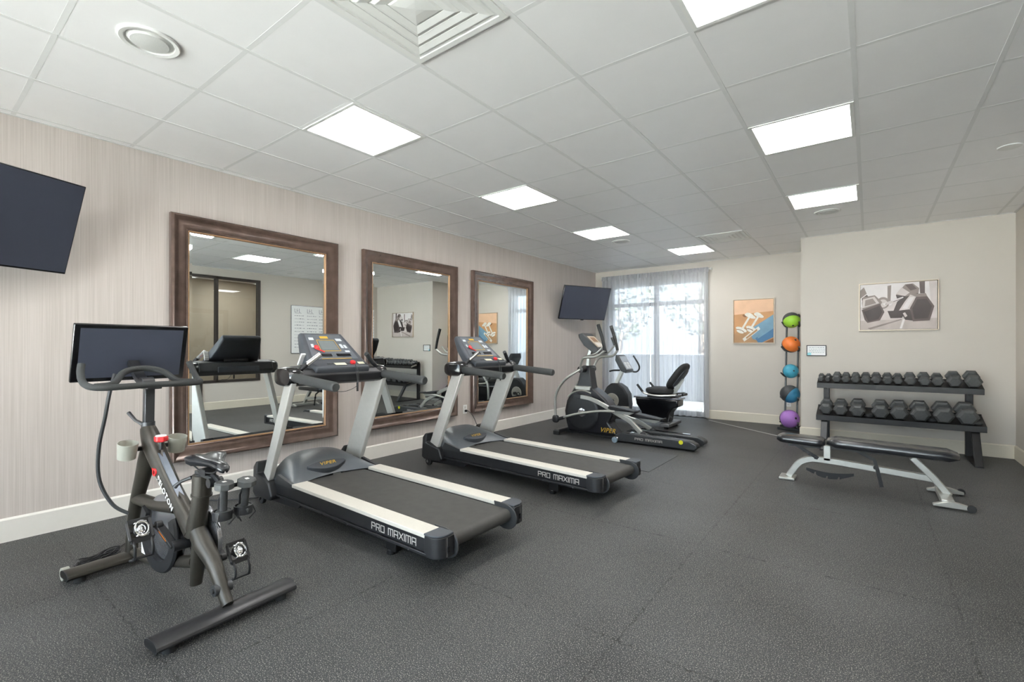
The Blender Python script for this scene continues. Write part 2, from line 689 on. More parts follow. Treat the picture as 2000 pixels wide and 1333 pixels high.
# right wall, with the glazed corridor opening
OY0, OY1, OZ0, OZ1 = 1.15, 4.17, 0.52, 2.59
rw = MB()
rw.bb(5.715, 5.83, YB, OY0, 0, CE + 0.05)
rw.bb(5.715, 5.83, OY1, 7.09, 0, CE + 0.05)
rw.bb(5.715, 5.83, OY0, OY1, 0, OZ0)
rw.bb(5.715, 5.83, OY0, OY1, OZ1, CE + 0.05)
struct(rw.build('wall_right', M_far, smooth=False))
# unseen back wall; its glazing and the terrace are added to light the ceiling
bw = MB()
bw.bb(-0.15, 0.3, YB - 0.15, YB, 0, CE + 0.05)
bw.bb(5.4, 8.2, YB - 0.15, YB, 0, CE + 0.05)
bw.bb(0.3, 5.4, YB - 0.15, YB, 2.6, CE + 0.05)
struct(bw.build('wall_back', M_far, smooth=False))
w3 = MB()
for x0 in (0.3, 1.56, 2.83, 4.09, 5.35):
    w3.bb(x0, x0 + 0.05, YB - 0.10, YB - 0.04, 0, 2.6)
for x0 in (0.35, 1.61, 2.88, 4.14):
    w3.bb(x0, x0 + 1.21, YB - 0.10, YB - 0.04, 0, 0.06)
    w3.bb(x0, x0 + 1.21, YB - 0.10, YB - 0.04, 2.55, 2.6)
added_glazing = struct(w3.build('added_back_glazing', M_darkm, smooth=False))  # added glazing that lets light from outside reach the ceiling
MB().bb(0.34, 5.36, YB - 0.072, YB - 0.068, 0.05, 2.56).build('pane', M_glass, added_glazing, smooth=False)
# corridor behind the glazing
cw = MB()
cw.bb(7.7, 7.85, 0.4, 5.6, 0, CE + 0.05)
cw.bb(5.83, 7.7, 0.3, 0.4, 0, CE + 0.05)
cw.bb(5.83, 7.7, 5.5, 5.6, 0, CE + 0.05)
struct(cw.build('wall_corridor', M_warm, smooth=False))


def baseboard(name, pts, inward, m, h=0.152, th=0.014):
    b = MB()
    for (x0, y0), (x1, y1) in pts:
        if abs(x1 - x0) < 1e-6:
            s = inward
            b.prism([(x0, 0), (x0 + s * th, 0), (x0 + s * th, h - 0.012), (x0 + s * 0.006, h), (x0, h)], y0, y1, 'xz')
        else:
            s = inward
            b.prism([(y0, 0), (y0 + s * th, 0), (y0 + s * th, h - 0.012), (y0 + s * 0.006, h), (y0, h)], x0, x1, 'yz')
    struct(b.build(name, m, smooth=False))


baseboard('baseboard_left', [((0, YB), (0, 8.15))], 1, M_base, 0.152)
baseboard('baseboard_far', [((WX1 + 0.02, 8.15), (3.665, 8.15))], -1, M_base2)
baseboard('baseboard_recess', [((3.665, 7.09), (5.715, 7.09))], -1, M_base2)
baseboard('baseboard_recess_side', [((3.665, 7.077), (3.665, 8.15))], -1, M_base2)
baseboard('baseboard_right', [((5.715, YB), (5.715, 7.09))], -1, M_base2)

# window at the far end
wf = MB()
fy0, fy1 = 8.20, 8.26
for x0, x1 in ((WX0, WX0 + 0.05), (WX1 - 0.05, WX1), (1.19, 1.27)):
    wf.bb(x0, x1, fy0, fy1, 0.0, WZ1)
for z0, z1 in ((0.0, 0.09), (WZ1 - 0.06, WZ1), (2.02, 2.09)):
    wf.bb(WX0 + 0.05, 1.19, fy0, fy1, z0, z1)
    wf.bb(1.27, WX1 - 0.05, fy0, fy1, z0, z1)
win = struct(wf.build('window_1', M_darkm, smooth=False))
MB().bb(WX0 + 0.05, WX1 - 0.05, 8.228, 8.232, 0.09, WZ1 - 0.06).build('pane', M_glass, win, smooth=False)

# glazed opening to the corridor
w2 = MB()
for y0, y1 in ((OY0, OY0 + 0.05), (OY1 - 0.05, OY1), (3.33, 3.375), (2.2, 2.245)):
    w2.bb(5.70, 5.80, y0, y1, OZ0, OZ1)
for z0, z1 in ((OZ0, OZ0 + 0.045), (OZ1 - 0.05, OZ1)):
    w2.bb(5.70, 5.80, OY0 + 0.05, OY1 - 0.05, z0, z1)
win2 = struct(w2.build('window_2', M_darkm, smooth=False))
MB().bb(5.748, 5.752, OY0 + 0.04, OY1 - 0.04, OZ0 + 0.04, OZ1 - 0.04).build('pane', M_glass, win2, smooth=False)
struct(MB().bb(5.69, 5.714, 3.04, 3.10, 0, OZ0).build('trim_1', M_darkm, smooth=False))

# outside the window
M_added_ground = mat('added_ground_pale', (206, 206, 204), 0.8, var=0.05, scale=4)
M_fence = mat('pale_stucco', (140, 144, 152), 0.8, var=0.04, scale=3)
M_leaf = mat('tree_foliage', (62, 74, 50), 0.7, var=0.35, scale=5)
M_bark = mat('tree_bark', (96, 84, 72), 0.8, var=0.2)
struct(MB().bb(-12, 18, 8.35, 34, -0.2, -0.1).build('ground', mat('grey_paving', (70, 72, 72), 0.8, var=0.08, scale=3), smooth=False))
struct(MB().bb(-14, 20, -34, -7.5, -0.2, -0.1).build('added_bright_ground', M_added_ground, smooth=False))  # unseen bright ground, added to bounce sunlight up to the ceiling
struct(MB().bb(-14, 20, -7.5, YB - 0.15, -0.2, -0.1).build('added_dark_ground', mat('added_ground_dark', (92, 91, 88), 0.9, var=0.15, scale=9), smooth=False))  # unseen darker ground, added so the near ceiling gets less bounce
gw = thing('garden_wall', 'pale low garden wall beyond the curtained window', 'wall', (0, 11.5, -0.1))
MB().bb(-7, 9, 0, 0.2, 0, 1.1).build('wall_body', M_fence, gw, smooth=False)
MB().bb(-7, 9, -0.04, 0.24, 1.1, 1.16).build('coping', M_fence, gw, smooth=False)


def tree(x, y, h, r, label, seed):
    rnd = random.Random(seed)
    t = thing('tree', label, 'tree', (x, y, -0.1), 0, 'trees outside the window')
    tb = MB()
    tb.tube([(0, 0, 0), (0.05, 0, h * 0.35), (0, 0.05, h * 0.7)], [0.13, 0.1, 0.05], n=8, smooth=3)
    for k in range(4):
        a = k * 1.6 + 0.3
        tb.tube([(0.03, 0, h * (0.35 + 0.08 * k)), (math.cos(a) * r * 0.6, math.sin(a) * r * 0.6, h * (0.6 + 0.08 * k))], [0.05, 0.02], n=6)
    tb.build('trunk', M_bark, t)
    fb = MB()
    for k in range(420):
        a, ph = rnd.uniform(0, 2 * PI), rnd.uniform(-1, 1)
        rr = r * rnd.uniform(0.25, 1.0) * math.sqrt(max(0.05, 1 - ph * ph))
        c = Vector((math.cos(a) * rr, math.sin(a) * rr, h * 0.68 + ph * h * 0.32))
        s = rnd.uniform(0.06, 0.15)
        rot = Matrix.Rotation(rnd.uniform(0, 6), 3, 'X') @ Matrix.Rotation(rnd.uniform(0, 6), 3, 'Z')
        q = [rot @ Vector(p) + c for p in ((-s, 0, 0), (0, -s * 0.5, 0.02), (s, 0, 0), (0, s * 0.5, 0.02))]
        fb.add(q, [(0, 1, 2, 3)])
    fb.build('crown', M_leaf, t, smooth=False)


tree(-2.6, 15.0, 4.4, 1.5, 'leafy tree behind the left half of the curtained window', 3)
tree(-0.4, 17.0, 5.0, 1.7, 'leafy tree behind the right half of the curtained window', 5)

# streak of sunlight by the curtain, painted as a thin pale strip
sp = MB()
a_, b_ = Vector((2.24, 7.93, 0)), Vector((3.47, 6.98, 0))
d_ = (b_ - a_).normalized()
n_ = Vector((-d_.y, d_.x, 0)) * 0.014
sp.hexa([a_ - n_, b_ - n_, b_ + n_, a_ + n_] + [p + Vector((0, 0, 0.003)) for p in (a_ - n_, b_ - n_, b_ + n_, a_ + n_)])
tag(sp.build('painted_sun_streak', mat('sun_streak_pale', (176, 176, 174), 0.5), smooth=False), 'streak of sunlight painted as a thin pale strip across the dark floor from the curtain towards the ball rack', 'painted light streak')

# ------------------------------------------------------------------ curtains
def curtain(x0, x1, label, ph, folds):
    t = thing('sheer_curtain', label, 'curtain', ((x0 + x1) / 2, 8.03, 0), 0, 'sheer curtains at the window')
    nx, nz = folds * 14, 22
    hwid = (x1 - x0) / 2
    vs_, fs = [], []
    for k in range(nz + 1):
        z = 0.028 + (2.60 - 0.028) * k / nz
        tz = k / nz
        for i in range(nx + 1):
            s = i / nx
            x = -hwid + 2 * hwid * s + 0.012 * math.sin(7 * s + 2 * tz + ph)
            amp = (0.016 + 0.024 * (1 - tz)) * (0.75 + 0.25 * math.sin(11 * s + ph))
            y = amp * math.sin(2 * PI * folds * s + ph + 0.5 * math.sin(5 * s) + 0.3 * (1 - tz) * math.sin(9 * s))
            y += 0.006 * math.sin(2 * PI * folds * 2.3 * s + 3 * tz)
            vs_.append((x, y, z))
    for k in range(nz):
        for i in range(nx):
            a = k * (nx + 1) + i
            fs.append((a, a + 1, a + nx + 2, a + nx + 1))
    MB().add(vs_, fs).build('voile', M_sheer, t, angle=180)
    hb = MB()
    hs = []
    for i in range(nx + 1):
        s = i / nx
        hs.append((-hwid + 2 * hwid * s, 0.010 * math.sin(2 * PI * folds * 2 * s + ph)))
    rings = [[(p[0], p[1] - 0.006, 2.545), (p[0], p[1] + 0.006, 2.545), (p[0], p[1] + 0.004, 2.625), (p[0], p[1] - 0.004, 2.625)] for p in hs]
    hb.loft(rings).build('header_tape', M_sheer, t, label='gathered double-thick heading of the sheer curtain')
    return t


curtain(0.19, 1.17, 'sheer white curtain panel in the left half of the window behind the exercise machines', 0.4, 9)
curtain(1.18, 2.21, 'sheer white curtain panel in the right half of the window behind the recumbent seat', 2.1, 10)
rod = MB().cyl((0.17, 8.075, 2.60), (2.235, 8.075, 2.60), 0.011, n=12)
for x in (0.17, 1.15, 2.235):
    rod.bb(x - 0.008, x + 0.008, 8.075, 8.15, 2.592, 2.62)
tag(rod.build('curtain_rod', M_whitem), 'white curtain rod fixed above the far window', 'curtain rod')

# ------------------------------------------------------------------ ceiling fixtures
def cell(i, j):
    return (GX + (j + 0.5) * T, (i + 0.5) * T, CE)


lamp_names = [
    ('lit square ceiling panel nearest the wall screen, above the first treadmill'),
    ('lit square ceiling panel above the second treadmill, second of the row along the mirror wall'),
    ('lit square ceiling panel above the elliptical, third of the row along the mirror wall'),
    ('small lit ceiling panel farthest away, just in front of the curtained window'),
    ('lit ceiling panel cut off by the top edge of the photo'),
    ('large lit ceiling panel on the right side, second from the top of the photo'),
    ('lit ceiling panel on the right side nearest the dumbbell rack wall'),
    ('unseen lit panel added behind the camera over the mirror side'),
    ('unseen lit panel added behind the camera over the corridor side'),
    ('unseen lit panel added at the back wall behind the camera'),
]
lamp0 = None
for (i, j), lb in zip(lights, lamp_names):
    if lamp0 is None:
        lamp0 = thing('ceiling_light', lb, 'ceiling light', cell(i, j), 0, 'square ceiling light panels')
        o_, i_ = T / 2 - 0.0125, T / 2 - 0.034
        fr = MB()
        for a, b, c, d in ((-o_, o_, -o_, -i_), (-o_, o_, i_, o_), (-o_, -i_, -i_, i_), (i_, o_, -i_, i_)):
            fr.bb(a, b, c, d, -0.004, 0.0035)
        fr.build('frame', M_whitem, lamp0, smooth=False)
        MB().bb(-i_, i_, -i_, i_, 0.0, 0.0035).build('diffuser', M_lamp, lamp0, smooth=False)
    else:
        c = copy_tree(lamp0)
        c.location = cell(i, j)
        c['label'] = lb
# corridor lamps
for y, lb in ((2.2, 'lit corridor ceiling panel seen through the glazing, left one in the mirror'), (4.2, 'lit corridor ceiling panel seen through the glazing, right one in the mirror')):
    c = copy_tree(lamp0)
    c.location = (6.8, y, CE)
    c['label'] = lb
    c['group'] = 'corridor ceiling lights'


def vent(i, j, label):
    t = thing('ceiling_vent', label, 'air vent', cell(i, j), 0, 'square air diffusers in the ceiling')
    o_ = T / 2 - 0.013
    fr = MB()
    i_ = o_ - 0.03
    for a, b, c, d in ((-o_, o_, -o_, -i_), (-o_, o_, i_, o_), (-o_, -i_, -i_, i_), (i_, o_, -i_, i_)):
        fr.bb(a, b, c, d, -0.006, 0.0035)
    fr.build('frame', M_whitem, t, smooth=False)
    MB().bb(-i_, i_, -i_, i_, 0.0, 0.0035).build('backing', mat('vent_backing', (226, 227, 225), 0.8), t, smooth=False)  # pale backing, slightly greyer than the louvers

    def sq(h, z):
        return [(-h, -h, z), (h, -h, z), (h, h, z), (-h, h, z)]
    for k, h in enumerate((0.250, 0.195, 0.140)):
        b = MB()
        rings = [sq(h, -0.001), sq(h - 0.014, -0.007), sq(h - 0.018, -0.0078), sq(h - 0.024, -0.007), sq(h - 0.052, -0.0035), sq(h - 0.052, -0.001), sq(h, -0.001)]
        b.loft(rings, cap=False)
        b.build('louver', M_whitem, t, bevel=0.001, smooth=False)
    b = MB()
    b.loft([sq(0.086, -0.001), sq(0.076, -0.006), sq(0.03, -0.011), sq(0.008, -0.012)])
    b.build('centre_cone', M_whitem, t, smooth=False)


vent(1, 4, 'large square stepped air diffuser in the ceiling at the top of the photo')
vent(10, 4, 'small distant square air diffuser in the ceiling near the far window')


def speaker(x, y, label, r=0.15, deep=True):
    t = thing('ceiling_speaker', label, 'ceiling speaker', (x, y, CE), 0, 'round ceiling speakers')
    MB().lathe([(r, 0.0035), (r, -0.004), (r * 0.96, -0.008), (r * 0.82, -0.006), (r * 0.8, 0.0), (r * 0.8, 0.0035)], 40).build('trim_ring', M_whitem, t)
    MB().lathe([(r * 0.79, 0.003), (r * 0.7, 0.0), (r * 0.62, -0.010), (r * 0.3, -0.014), (0.004, -0.015)], 40).build('grille', mat('speaker_grille', (214, 215, 212), 0.6, var=0.05, scale=300, bump=0.4), t)


speaker(1.61, 0.29, 'round white ceiling speaker at the top left above the wall screen', 0.125)
speaker(GX + 6.5 * T, 9.48 * T, 'faint round ceiling speaker behind the far right light panel', 0.125)
speaker(GX + 2.5 * T, 9.48 * T, 'faint round ceiling speaker between the two farthest left light panels', 0.125)
tag(MB().lathe([(0.07, 0.0035), (0.07, 0.0), (0.066, -0.004), (0.004, -0.005)], 32).build('sprinkler_cover', M_whitem, None, (5.25, 7.5 * T, CE)), 'small flat round white cover plate in the ceiling at the far right', 'sprinkler cover')
tag(MB().bb(-0.285, 0.285, -0.285, 0.285, 0.0, 0.0035).build('ceiling_access_panel', mat('bright_panel', (250, 251, 250), 0.7, var=0.01), None, cell(11, 2), smooth=False), 'plain brighter white ceiling panel beside the farthest light', 'ceiling panel')

# ------------------------------------------------------------------ mirrors
def sweep_frame(w_, h_, prof):
    """rectangular moulding in local YZ plane facing +X; prof = [(inset, height)]"""
    b = MB()
    rings = []
    for sy, sz in ((-1, -1), (1, -1), (1, 1), (-1, 1), (-1, -1)):
        rings.append([Vector((x, sy * (w_ / 2 - d), sz * (h_ / 2 - d))) for d, x in prof])
    b.loft(rings, cap=False)
    return b


def mirror(yc, label, zc=1.322, w_=1.46, h_=1.985):
    t = thing('wall_mirror', label, 'mirror', (0.004, yc, zc), 0, 'framed mirrors on the striped wall')
    t.rotation_euler = (0, R(0.17), 0)
    sweep_frame(w_, h_, [(0, 0), (0.0, 0.040), (0.006, 0.058), (0.018, 0.064), (0.030, 0.058), (0.042, 0.046), (0.058, 0.040), (0.078, 0.040),
                         (0.098, 0.034), (0.112, 0.026), (0.118, 0.030), (0.124, 0.026), (0.124, 0.0)]).build('frame', M_wood, t, angle=50)
    sweep_frame(w_ - 0.246, h_ - 0.246, [(0, 0.004), (0, 0.026), (0.006, 0.028), (0.011, 0.022), (0.011, 0.004)]).build('inner_lip', M_goldl, t, angle=50, label='thin gilded inner lip of the mirror frame')
    hw_, hh_ = (w_ - 0.266) / 2, (h_ - 0.266) / 2
    bv = 0.022
    g_ = MB()
    o_ = [(0.012, -hw_, -hh_), (0.012, hw_, -hh_), (0.012, hw_, hh_), (0.012, -hw_, hh_)]
    i_ = [(0.0135, -hw_ + bv, -hh_ + bv), (0.0135, hw_ - bv, -hh_ + bv), (0.0135, hw_ - bv, hh_ - bv), (0.0135, -hw_ + bv, hh_ - bv)]
    k_ = [(0.004, p[1], p[2]) for p in o_]
    g_.add(o_ + i_ + k_, [(0, 1, 5, 4), (1, 2, 6, 5), (2, 3, 7, 6), (3, 0, 4, 7), (4, 5, 6, 7), (0, 8, 9, 1), (1, 9, 10, 2), (2, 10, 11, 3), (3, 11, 8, 0), (11, 10, 9, 8)])
    g_.build('glass', M_mirror, t, smooth=False)
    return t


mirror(1.583, 'framed wall mirror nearest the camera, behind the black spin bike and first treadmill')
mirror(3.352, 'middle framed wall mirror, between the two treadmill consoles')
mirror(5.12, 'farthest framed wall mirror, behind the second treadmill')

# ------------------------------------------------------------------ wall screens
def tv(loc, yaw, label, w_=1.02, h_=0.60, tilt=19, arm_to=None):
    """origin at the screen centre; +X local faces the viewer"""
    t = thing('wall_television', label, 'television', loc, yaw, 'televisions on wall brackets')
    rt = Matrix.Rotation(R(tilt), 3, 'Y')

    def P(b):
        b.v = [rt @ p for p in b.v]
        return b
    P(MB().bb(-0.03, 0.0, -w_ / 2, w_ / 2, -h_ / 2, h_ / 2)).build('casing', M_blackg, t, bevel=0.004)
    P(MB().bb(0.0, 0.002, -w_ / 2 + 0.007, w_ / 2 - 0.007, -h_ / 2 + 0.012, h_ / 2 - 0.007)).build('screen', M_screen, t, smooth=False)
    P(MB().bb(-0.055, -0.03, -w_ * 0.34, w_ * 0.34, -h_ * 0.36, h_ * 0.2)).build('rear_cover', M_black, t, bevel=0.01)
    P(MB().bb(-0.01, 0.003, -0.03, 0.03, -h_ / 2 - 0.012, -h_ / 2)).build('sensor_bar', M_black, t)
    # swing arm to the wall, in local coordinates
    inv = Matrix.Rotation(-yaw, 3, 'Z')
    A = inv @ (Vector(arm_to) - Vector(loc))
    b = MB()
    b.bb(-0.075, -0.055, -0.12, 0.12, -0.12, 0.12)
    mid = Vector((-0.2, A.y * 0.35 + 0.12, 0))
    b.bar([(-0.07, 0, 0), mid], 0.04, 0.05)
    b.bar([mid, (A.x, A.y, 0)], 0.04, 0.05)
    b.cyl(mid + Vector((0, 0, -0.04)), mid + Vector((0, 0, 0.04)), 0.025)
    b.build('swing_arm', M_rack, t)
    pl = MB().box((A.x, A.y, 0), (0.03, 0.14, 0.26), Matrix.Rotation(-yaw, 3, 'Z'))
    pl.build('wall_plate', M_rack, t)
    return t


tv((0.405, -0.205, 2.02), R(22), 'large dark television tilted down on the wall at the left edge of the photo', arm_to=(0.016, -0.2, 2.02))
tv((0.405, 6.97, 2.02), R(-24), 'dark television tilted down on the wall beside the curtained window', arm_to=(0.016, 6.97, 2.02))

# ------------------------------------------------------------------ pictures
def poly(b, pts, z, mi, w_, h_):
    """polygon in picture coordinates 0..1, laid on the -Y face at depth z"""
    vs_ = [((p[0] - 0.5) * w_, -z, (0.5 - p[1]) * h_) for p in pts]
    b.add(vs_, [tuple(range(len(vs_)))], mi)


def picture(name, loc, w_, h_, label, mats, shapes, group=None):
    t = thing(name, label, 'picture', loc, 0, group)
    fr = MB()
    rings = []
    d = 0.035
    for sx, sz in ((-1, -1), (1, -1), (1, 1), (-1, 1), (-1, -1)):
        rings.append([Vector((sx * (w_ / 2 - a), -y, sz * (h_ / 2 - a))) for a, y in ((0, 0), (0, d), (0.006, d), (0.008, 0.006), (0.008, 0.0))])
    fr.loft(rings, cap=False).build('frame', M_champ, t, smooth=False)
    cw_, ch_ = w_ - 0.028, h_ - 0.028
    cb = MB().bb(-cw_ / 2, cw_ / 2, -0.026, 0.0, -ch_ / 2, ch_ / 2, 0)
    for k, (mi, pts) in enumerate(shapes):
        poly(cb, pts, 0.0262 + 0.00006 * k, mi, cw_, ch_)
    cb.build('printed_canvas', mats, t, smooth=False)
    return t


def P_(n, c, r=0.6, v=0.12, s=8):
    return mat(n, c, r, var=v, scale=s)


def disc(cx, cy, rx, ry, a=0, n=20):
    o = []
    for k in range(n):
        t = 2 * PI * k / n
        x, y = rx * math.cos(t), ry * math.sin(t)
        o.append((cx + x * math.cos(a) - y * math.sin(a), cy + x * math.sin(a) + y * math.cos(a)))
    return o


def rectr(cx, cy, l, w2, a, asp=1.0):
    o = []
    for x, y in ((-l / 2, -w2 / 2), (l / 2, -w2 / 2), (l / 2, w2 / 2), (-l / 2, w2 / 2)):
        o.append((cx + (x * math.cos(a) - y * math.sin(a)), cy + (x * math.sin(a) + y * math.cos(a)) * asp))
    return o


m1 = [P_('print_orange', (196, 146, 98), v=0.16, s=5), P_('print_peach', (224, 184, 150), v=0.06), P_('print_blue', (112, 150, 172), v=0.12), P_('print_steel', (226, 224, 214), v=0.1, s=30),
      P_('print_brown', (128, 86, 48), v=0.1), P_('print_teal', (62, 108, 146), v=0.12), P_('print_sand', (170, 132, 92), v=0.1)]
sh1 = [
    (1, [(0, 0), (1, 0), (1, 0.28), (0, 0.34)]),
    (6, [(0.0, 0.80), (0.35, 0.62), (0.75, 1.0), (0, 1.0)]),
    (2, [(0.40, 0.70), (1, 0.36), (1, 0.72), (0.62, 0.95), (0.48, 0.92)]),
    (5, [(0.55, 0.90), (1, 0.66), (1, 0.88), (0.72, 1.0), (0.62, 1.0)]),
    (2, [(0.60, 0.86), (1, 0.62), (1, 0.68), (0.62, 0.91)]),
    (4, [(0.78, 1.0), (1, 0.90), (1, 1.0)]),
    (3, rectr(0.30, 0.55, 0.44, 0.05, R(-56))),
    (3, rectr(0.52, 0.55, 0.44, 0.05, R(-56))),
    (4, disc(0.28, 0.37, 0.06, 0.03, R(20))),
    (3, disc(0.42, 0.38, 0.15, 0.045, R(20))),
    (3, disc(0.41, 0.345, 0.10, 0.035, R(20))),
    (3, disc(0.64, 0.37, 0.13, 0.045, R(20))),
    (3, disc(0.63, 0.335, 0.08, 0.03, R(20))),
    (3, disc(0.19, 0.69, 0.15, 0.05, R(20))),
    (4, disc(0.17, 0.715, 0.10, 0.02, R(20))),
    (3, disc(0.16, 0.74, 0.10, 0.035, R(20))),
    (3, disc(0.44, 0.67, 0.13, 0.05, R(20))),
    (4, disc(0.43, 0.70, 0.09, 0.02, R(20))),
    (3, disc(0.42, 0.725, 0.09, 0.03, R(20))),
    (3, rectr(0.45, 0.80, 0.50, 0.08, R(-35))),
    (6, rectr(0.46, 0.80, 0.34, 0.045, R(-35))),
]
picture('wall_picture', (2.89, 8.15, 1.674), 0.615, 0.735, 'square framed colour picture of chrome dumbbells on orange cloth beside the curtain', m1, sh1)
m2 = [P_('bw_pale', (212, 202, 198), v=0.1, s=6), P_('bw_dark', (92, 80, 76), v=0.14, s=10), P_('bw_mid', (142, 130, 124), v=0.12), P_('bw_light', (232, 226, 224), v=0.04), P_('bw_deep', (60, 50, 48), v=0.1), P_('bw_plank', (192, 180, 174), v=0.1)]


def hexg(cx, cy, rx, ry, a=0):
    return [(cx + rx * math.cos(a + k * PI / 3), cy + ry * math.sin(a + k * PI / 3)) for k in range(6)]


sh2 = [
    (3, [(0, 0), (1, 0), (1, 0.45), (0, 0.5)]),
    (2, [(0.0, 0.12), (0.05, 0.05), (0.09, 0.2), (0.0, 0.3)]),
    (2, [(0.37, 0.05), (0.42, 0.04), (0.41, 0.42), (0.37, 0.42)]),
    (1, [(0.78, 0.0), (0.85, 0.0), (0.85, 0.25), (0.79, 0.25)]),
    (0, [(0.9, 0.0), (1, 0.0), (1, 0.6), (0.93, 0.6)]),
    (5, [(0, 0.80), (1, 0.78), (1, 1), (0, 1)]),
    (2, [(0.1, 0.97), (0.55, 0.78), (0.56, 0.80), (0.14, 1.0)]),
    (3, [(0.53, 0.99), (0.57, 0.79), (0.60, 0.79), (0.56, 0.99)]),
    (2, disc(0.31, 0.42, 0.085, 0.13)),
    (0, disc(0.31, 0.43, 0.06, 0.09)),
    (2, [(0.48, 0.26), (0.60, 0.04), (0.70, 0.03), (0.78, 0.14), (0.77, 0.24), (0.62, 0.30)]),
    (0, [(0.48, 0.24), (0.555, 0.10), (0.66, 0.22), (0.60, 0.29)]),
    (1, [(0.60, 0.05), (0.69, 0.04), (0.75, 0.15), (0.67, 0.18)]),
    (4, [(0.48, 0.26), (0.62, 0.30), (0.77, 0.24), (0.74, 0.40), (0.52, 0.46)]),
    (1, [(0.02, 0.30), (0.09, 0.22), (0.13, 0.30), (0.03, 0.42)]),
    (2, [(0.02, 0.40), (0.04, 0.27), (0.20, 0.24), (0.30, 0.40), (0.28, 0.46), (0.03, 0.55)]),
    (0, [(0.025, 0.52), (0.035, 0.32), (0.195, 0.27), (0.26, 0.42)]),
    (2, [(0.06, 0.48), (0.07, 0.34), (0.17, 0.31), (0.22, 0.42)]),
    (1, [(0.02, 0.56), (0.27, 0.43), (0.33, 0.62), (0.27, 0.80), (0.10, 0.85), (0.06, 0.78)]),
    (4, [(0.04, 0.58), (0.26, 0.47), (0.30, 0.62), (0.25, 0.77), (0.11, 0.82)]),
    (1, [(0.02, 0.57), (0.25, 0.46), (0.26, 0.48), (0.05, 0.60)]),
    (3, rectr(0.45, 0.39, 0.30, 0.05, R(-26))),
    (2, rectr(0.45, 0.40, 0.24, 0.018, R(-26))),
    (0, rectr(0.40, 0.42, 0.10, 0.05, R(-26))),
    (4, [(0.37, 0.60), (0.48, 0.42), (0.60, 0.30), (0.62, 0.60), (0.56, 0.76), (0.41, 0.76)]),
    (0, [(0.37, 0.60), (0.44, 0.42), (0.50, 0.40), (0.45, 0.60)]),
    (0, [(0.52, 0.60), (0.60, 0.40), (0.67, 0.26), (0.75, 0.28), (0.66, 0.58)]),
    (3, [(0.56, 0.56), (0.66, 0.32), (0.72, 0.32), (0.63, 0.56)]),
    (4, [(0.53, 0.60), (0.66, 0.58), (0.72, 0.83), (0.60, 0.80)]),
    (1, [(0.66, 0.56), (0.74, 0.32), (0.88, 0.32), (0.965, 0.53), (0.91, 0.83), (0.70, 0.84)]),
    (2, [(0.66, 0.26), (0.86, 0.25), (0.88, 0.32), (0.74, 0.32)]),
    (4, [(0.69, 0.57), (0.755, 0.37), (0.87, 0.37), (0.935, 0.53), (0.89, 0.78), (0.72, 0.79)]),
    (0, [(0.57, 0.66), (0.60, 0.64), (0.63, 0.72), (0.60, 0.75)]),
]
picture('wall_picture', (4.692, 7.09, 1.756), 0.765, 0.60, 'wide framed sepia picture of hexagonal dumbbells above the dumbbell rack', m2, sh2)

# small framed notice
nt_ = thing('framed_notice', 'small black-framed notice with lines of text beside the ball rack', 'sign', (3.845, 7.09, 1.2))
fr = MB()
rings = []
for sx, sz in ((-1, -1), (1, -1), (1, 1), (-1, 1), (-1, -1)):
    rings.append([Vector((sx * (0.113 - a), -y, sz * (0.0725 - a))) for a, y in ((0, 0), (0, 0.014), (0.009, 0.014), (0.010, 0.004), (0.010, 0.0))])
fr.loft(rings, cap=False).build('frame', M_rack, nt_, smooth=False)
sg = MB().bb(-0.104, 0.104, -0.006, 0.0, -0.063, 0.063, 0)
rnd = random.Random(2)
for k in range(4):
    x = -0.085
    z = 0.04 - 0.022 * k
    while x < 0.08:
        l_ = rnd.uniform(0.008, 0.026)
        sg.bb(x, x + l_, -0.0068, -0.006, z - 0.003, z + 0.003, 1)
        x += l_ + 0.007
sg.bb(-0.104, -0.06, -0.0068, -0.006, -0.063, -0.03, 2)
sg.build('notice_sheet', [M_white, mat('notice_ink', (150, 156, 166), 0.6), mat('notice_aqua', (150, 214, 220), 0.6)], nt_, smooth=False)

# whiteboard on the right wall (seen in the mirror)
wb = thing('whiteboard', 'white board with handwritten columns on the wall opposite, seen in the nearest mirror', 'whiteboard', (5.715, 5.45, 1.60))
MB().bb(-0.012, 0.0, -0.62, 0.62, -0.52, 0.52).build('board', M_white, wb, smooth=False)
b = MB()
for a in ((-0.63, -0.62, -0.53, 0.53), (0.62, 0.63, -0.53, 0.53)):
    b.bb(-0.016, 0, a[0], a[1], a[2], a[3])
for a in ((-0.53, -0.52), (0.52, 0.53)):
    b.bb(-0.016, 0, -0.62, 0.62, a[0], a[1])
b.build('frame', M_steel, wb, smooth=False)
b = MB()
rnd = random.Random(11)
for c_ in range(4):
    y = -0.55 + c_ * 0.29
    b.bb(-0.0132, -0.012, y, y + 0.16, 0.36, 0.366)
    for k in range(3):
        yy = y + 0.05 * k
        b.bb(-0.0132, -0.012, yy, yy + 0.008, 0.38, 0.46)
        b.bb(-0.0132, -0.012, yy, yy + 0.03, 0.38 + 0.03 * (k % 2), 0.388 + 0.03 * (k % 2))
    for k in range(11):
        z = 0.30 - k * 0.07
        x = y
        while x < y + 0.22:
            l_ = rnd.uniform(0.01, 0.045)
            b.bb(-0.0132, -0.012, x, x + l_, z, z + rnd.uniform(0.006, 0.014))
            x += l_ + 0.016
b.build('handwriting', mat('marker_ink', (112, 118, 130), 0.6), wb, smooth=False)

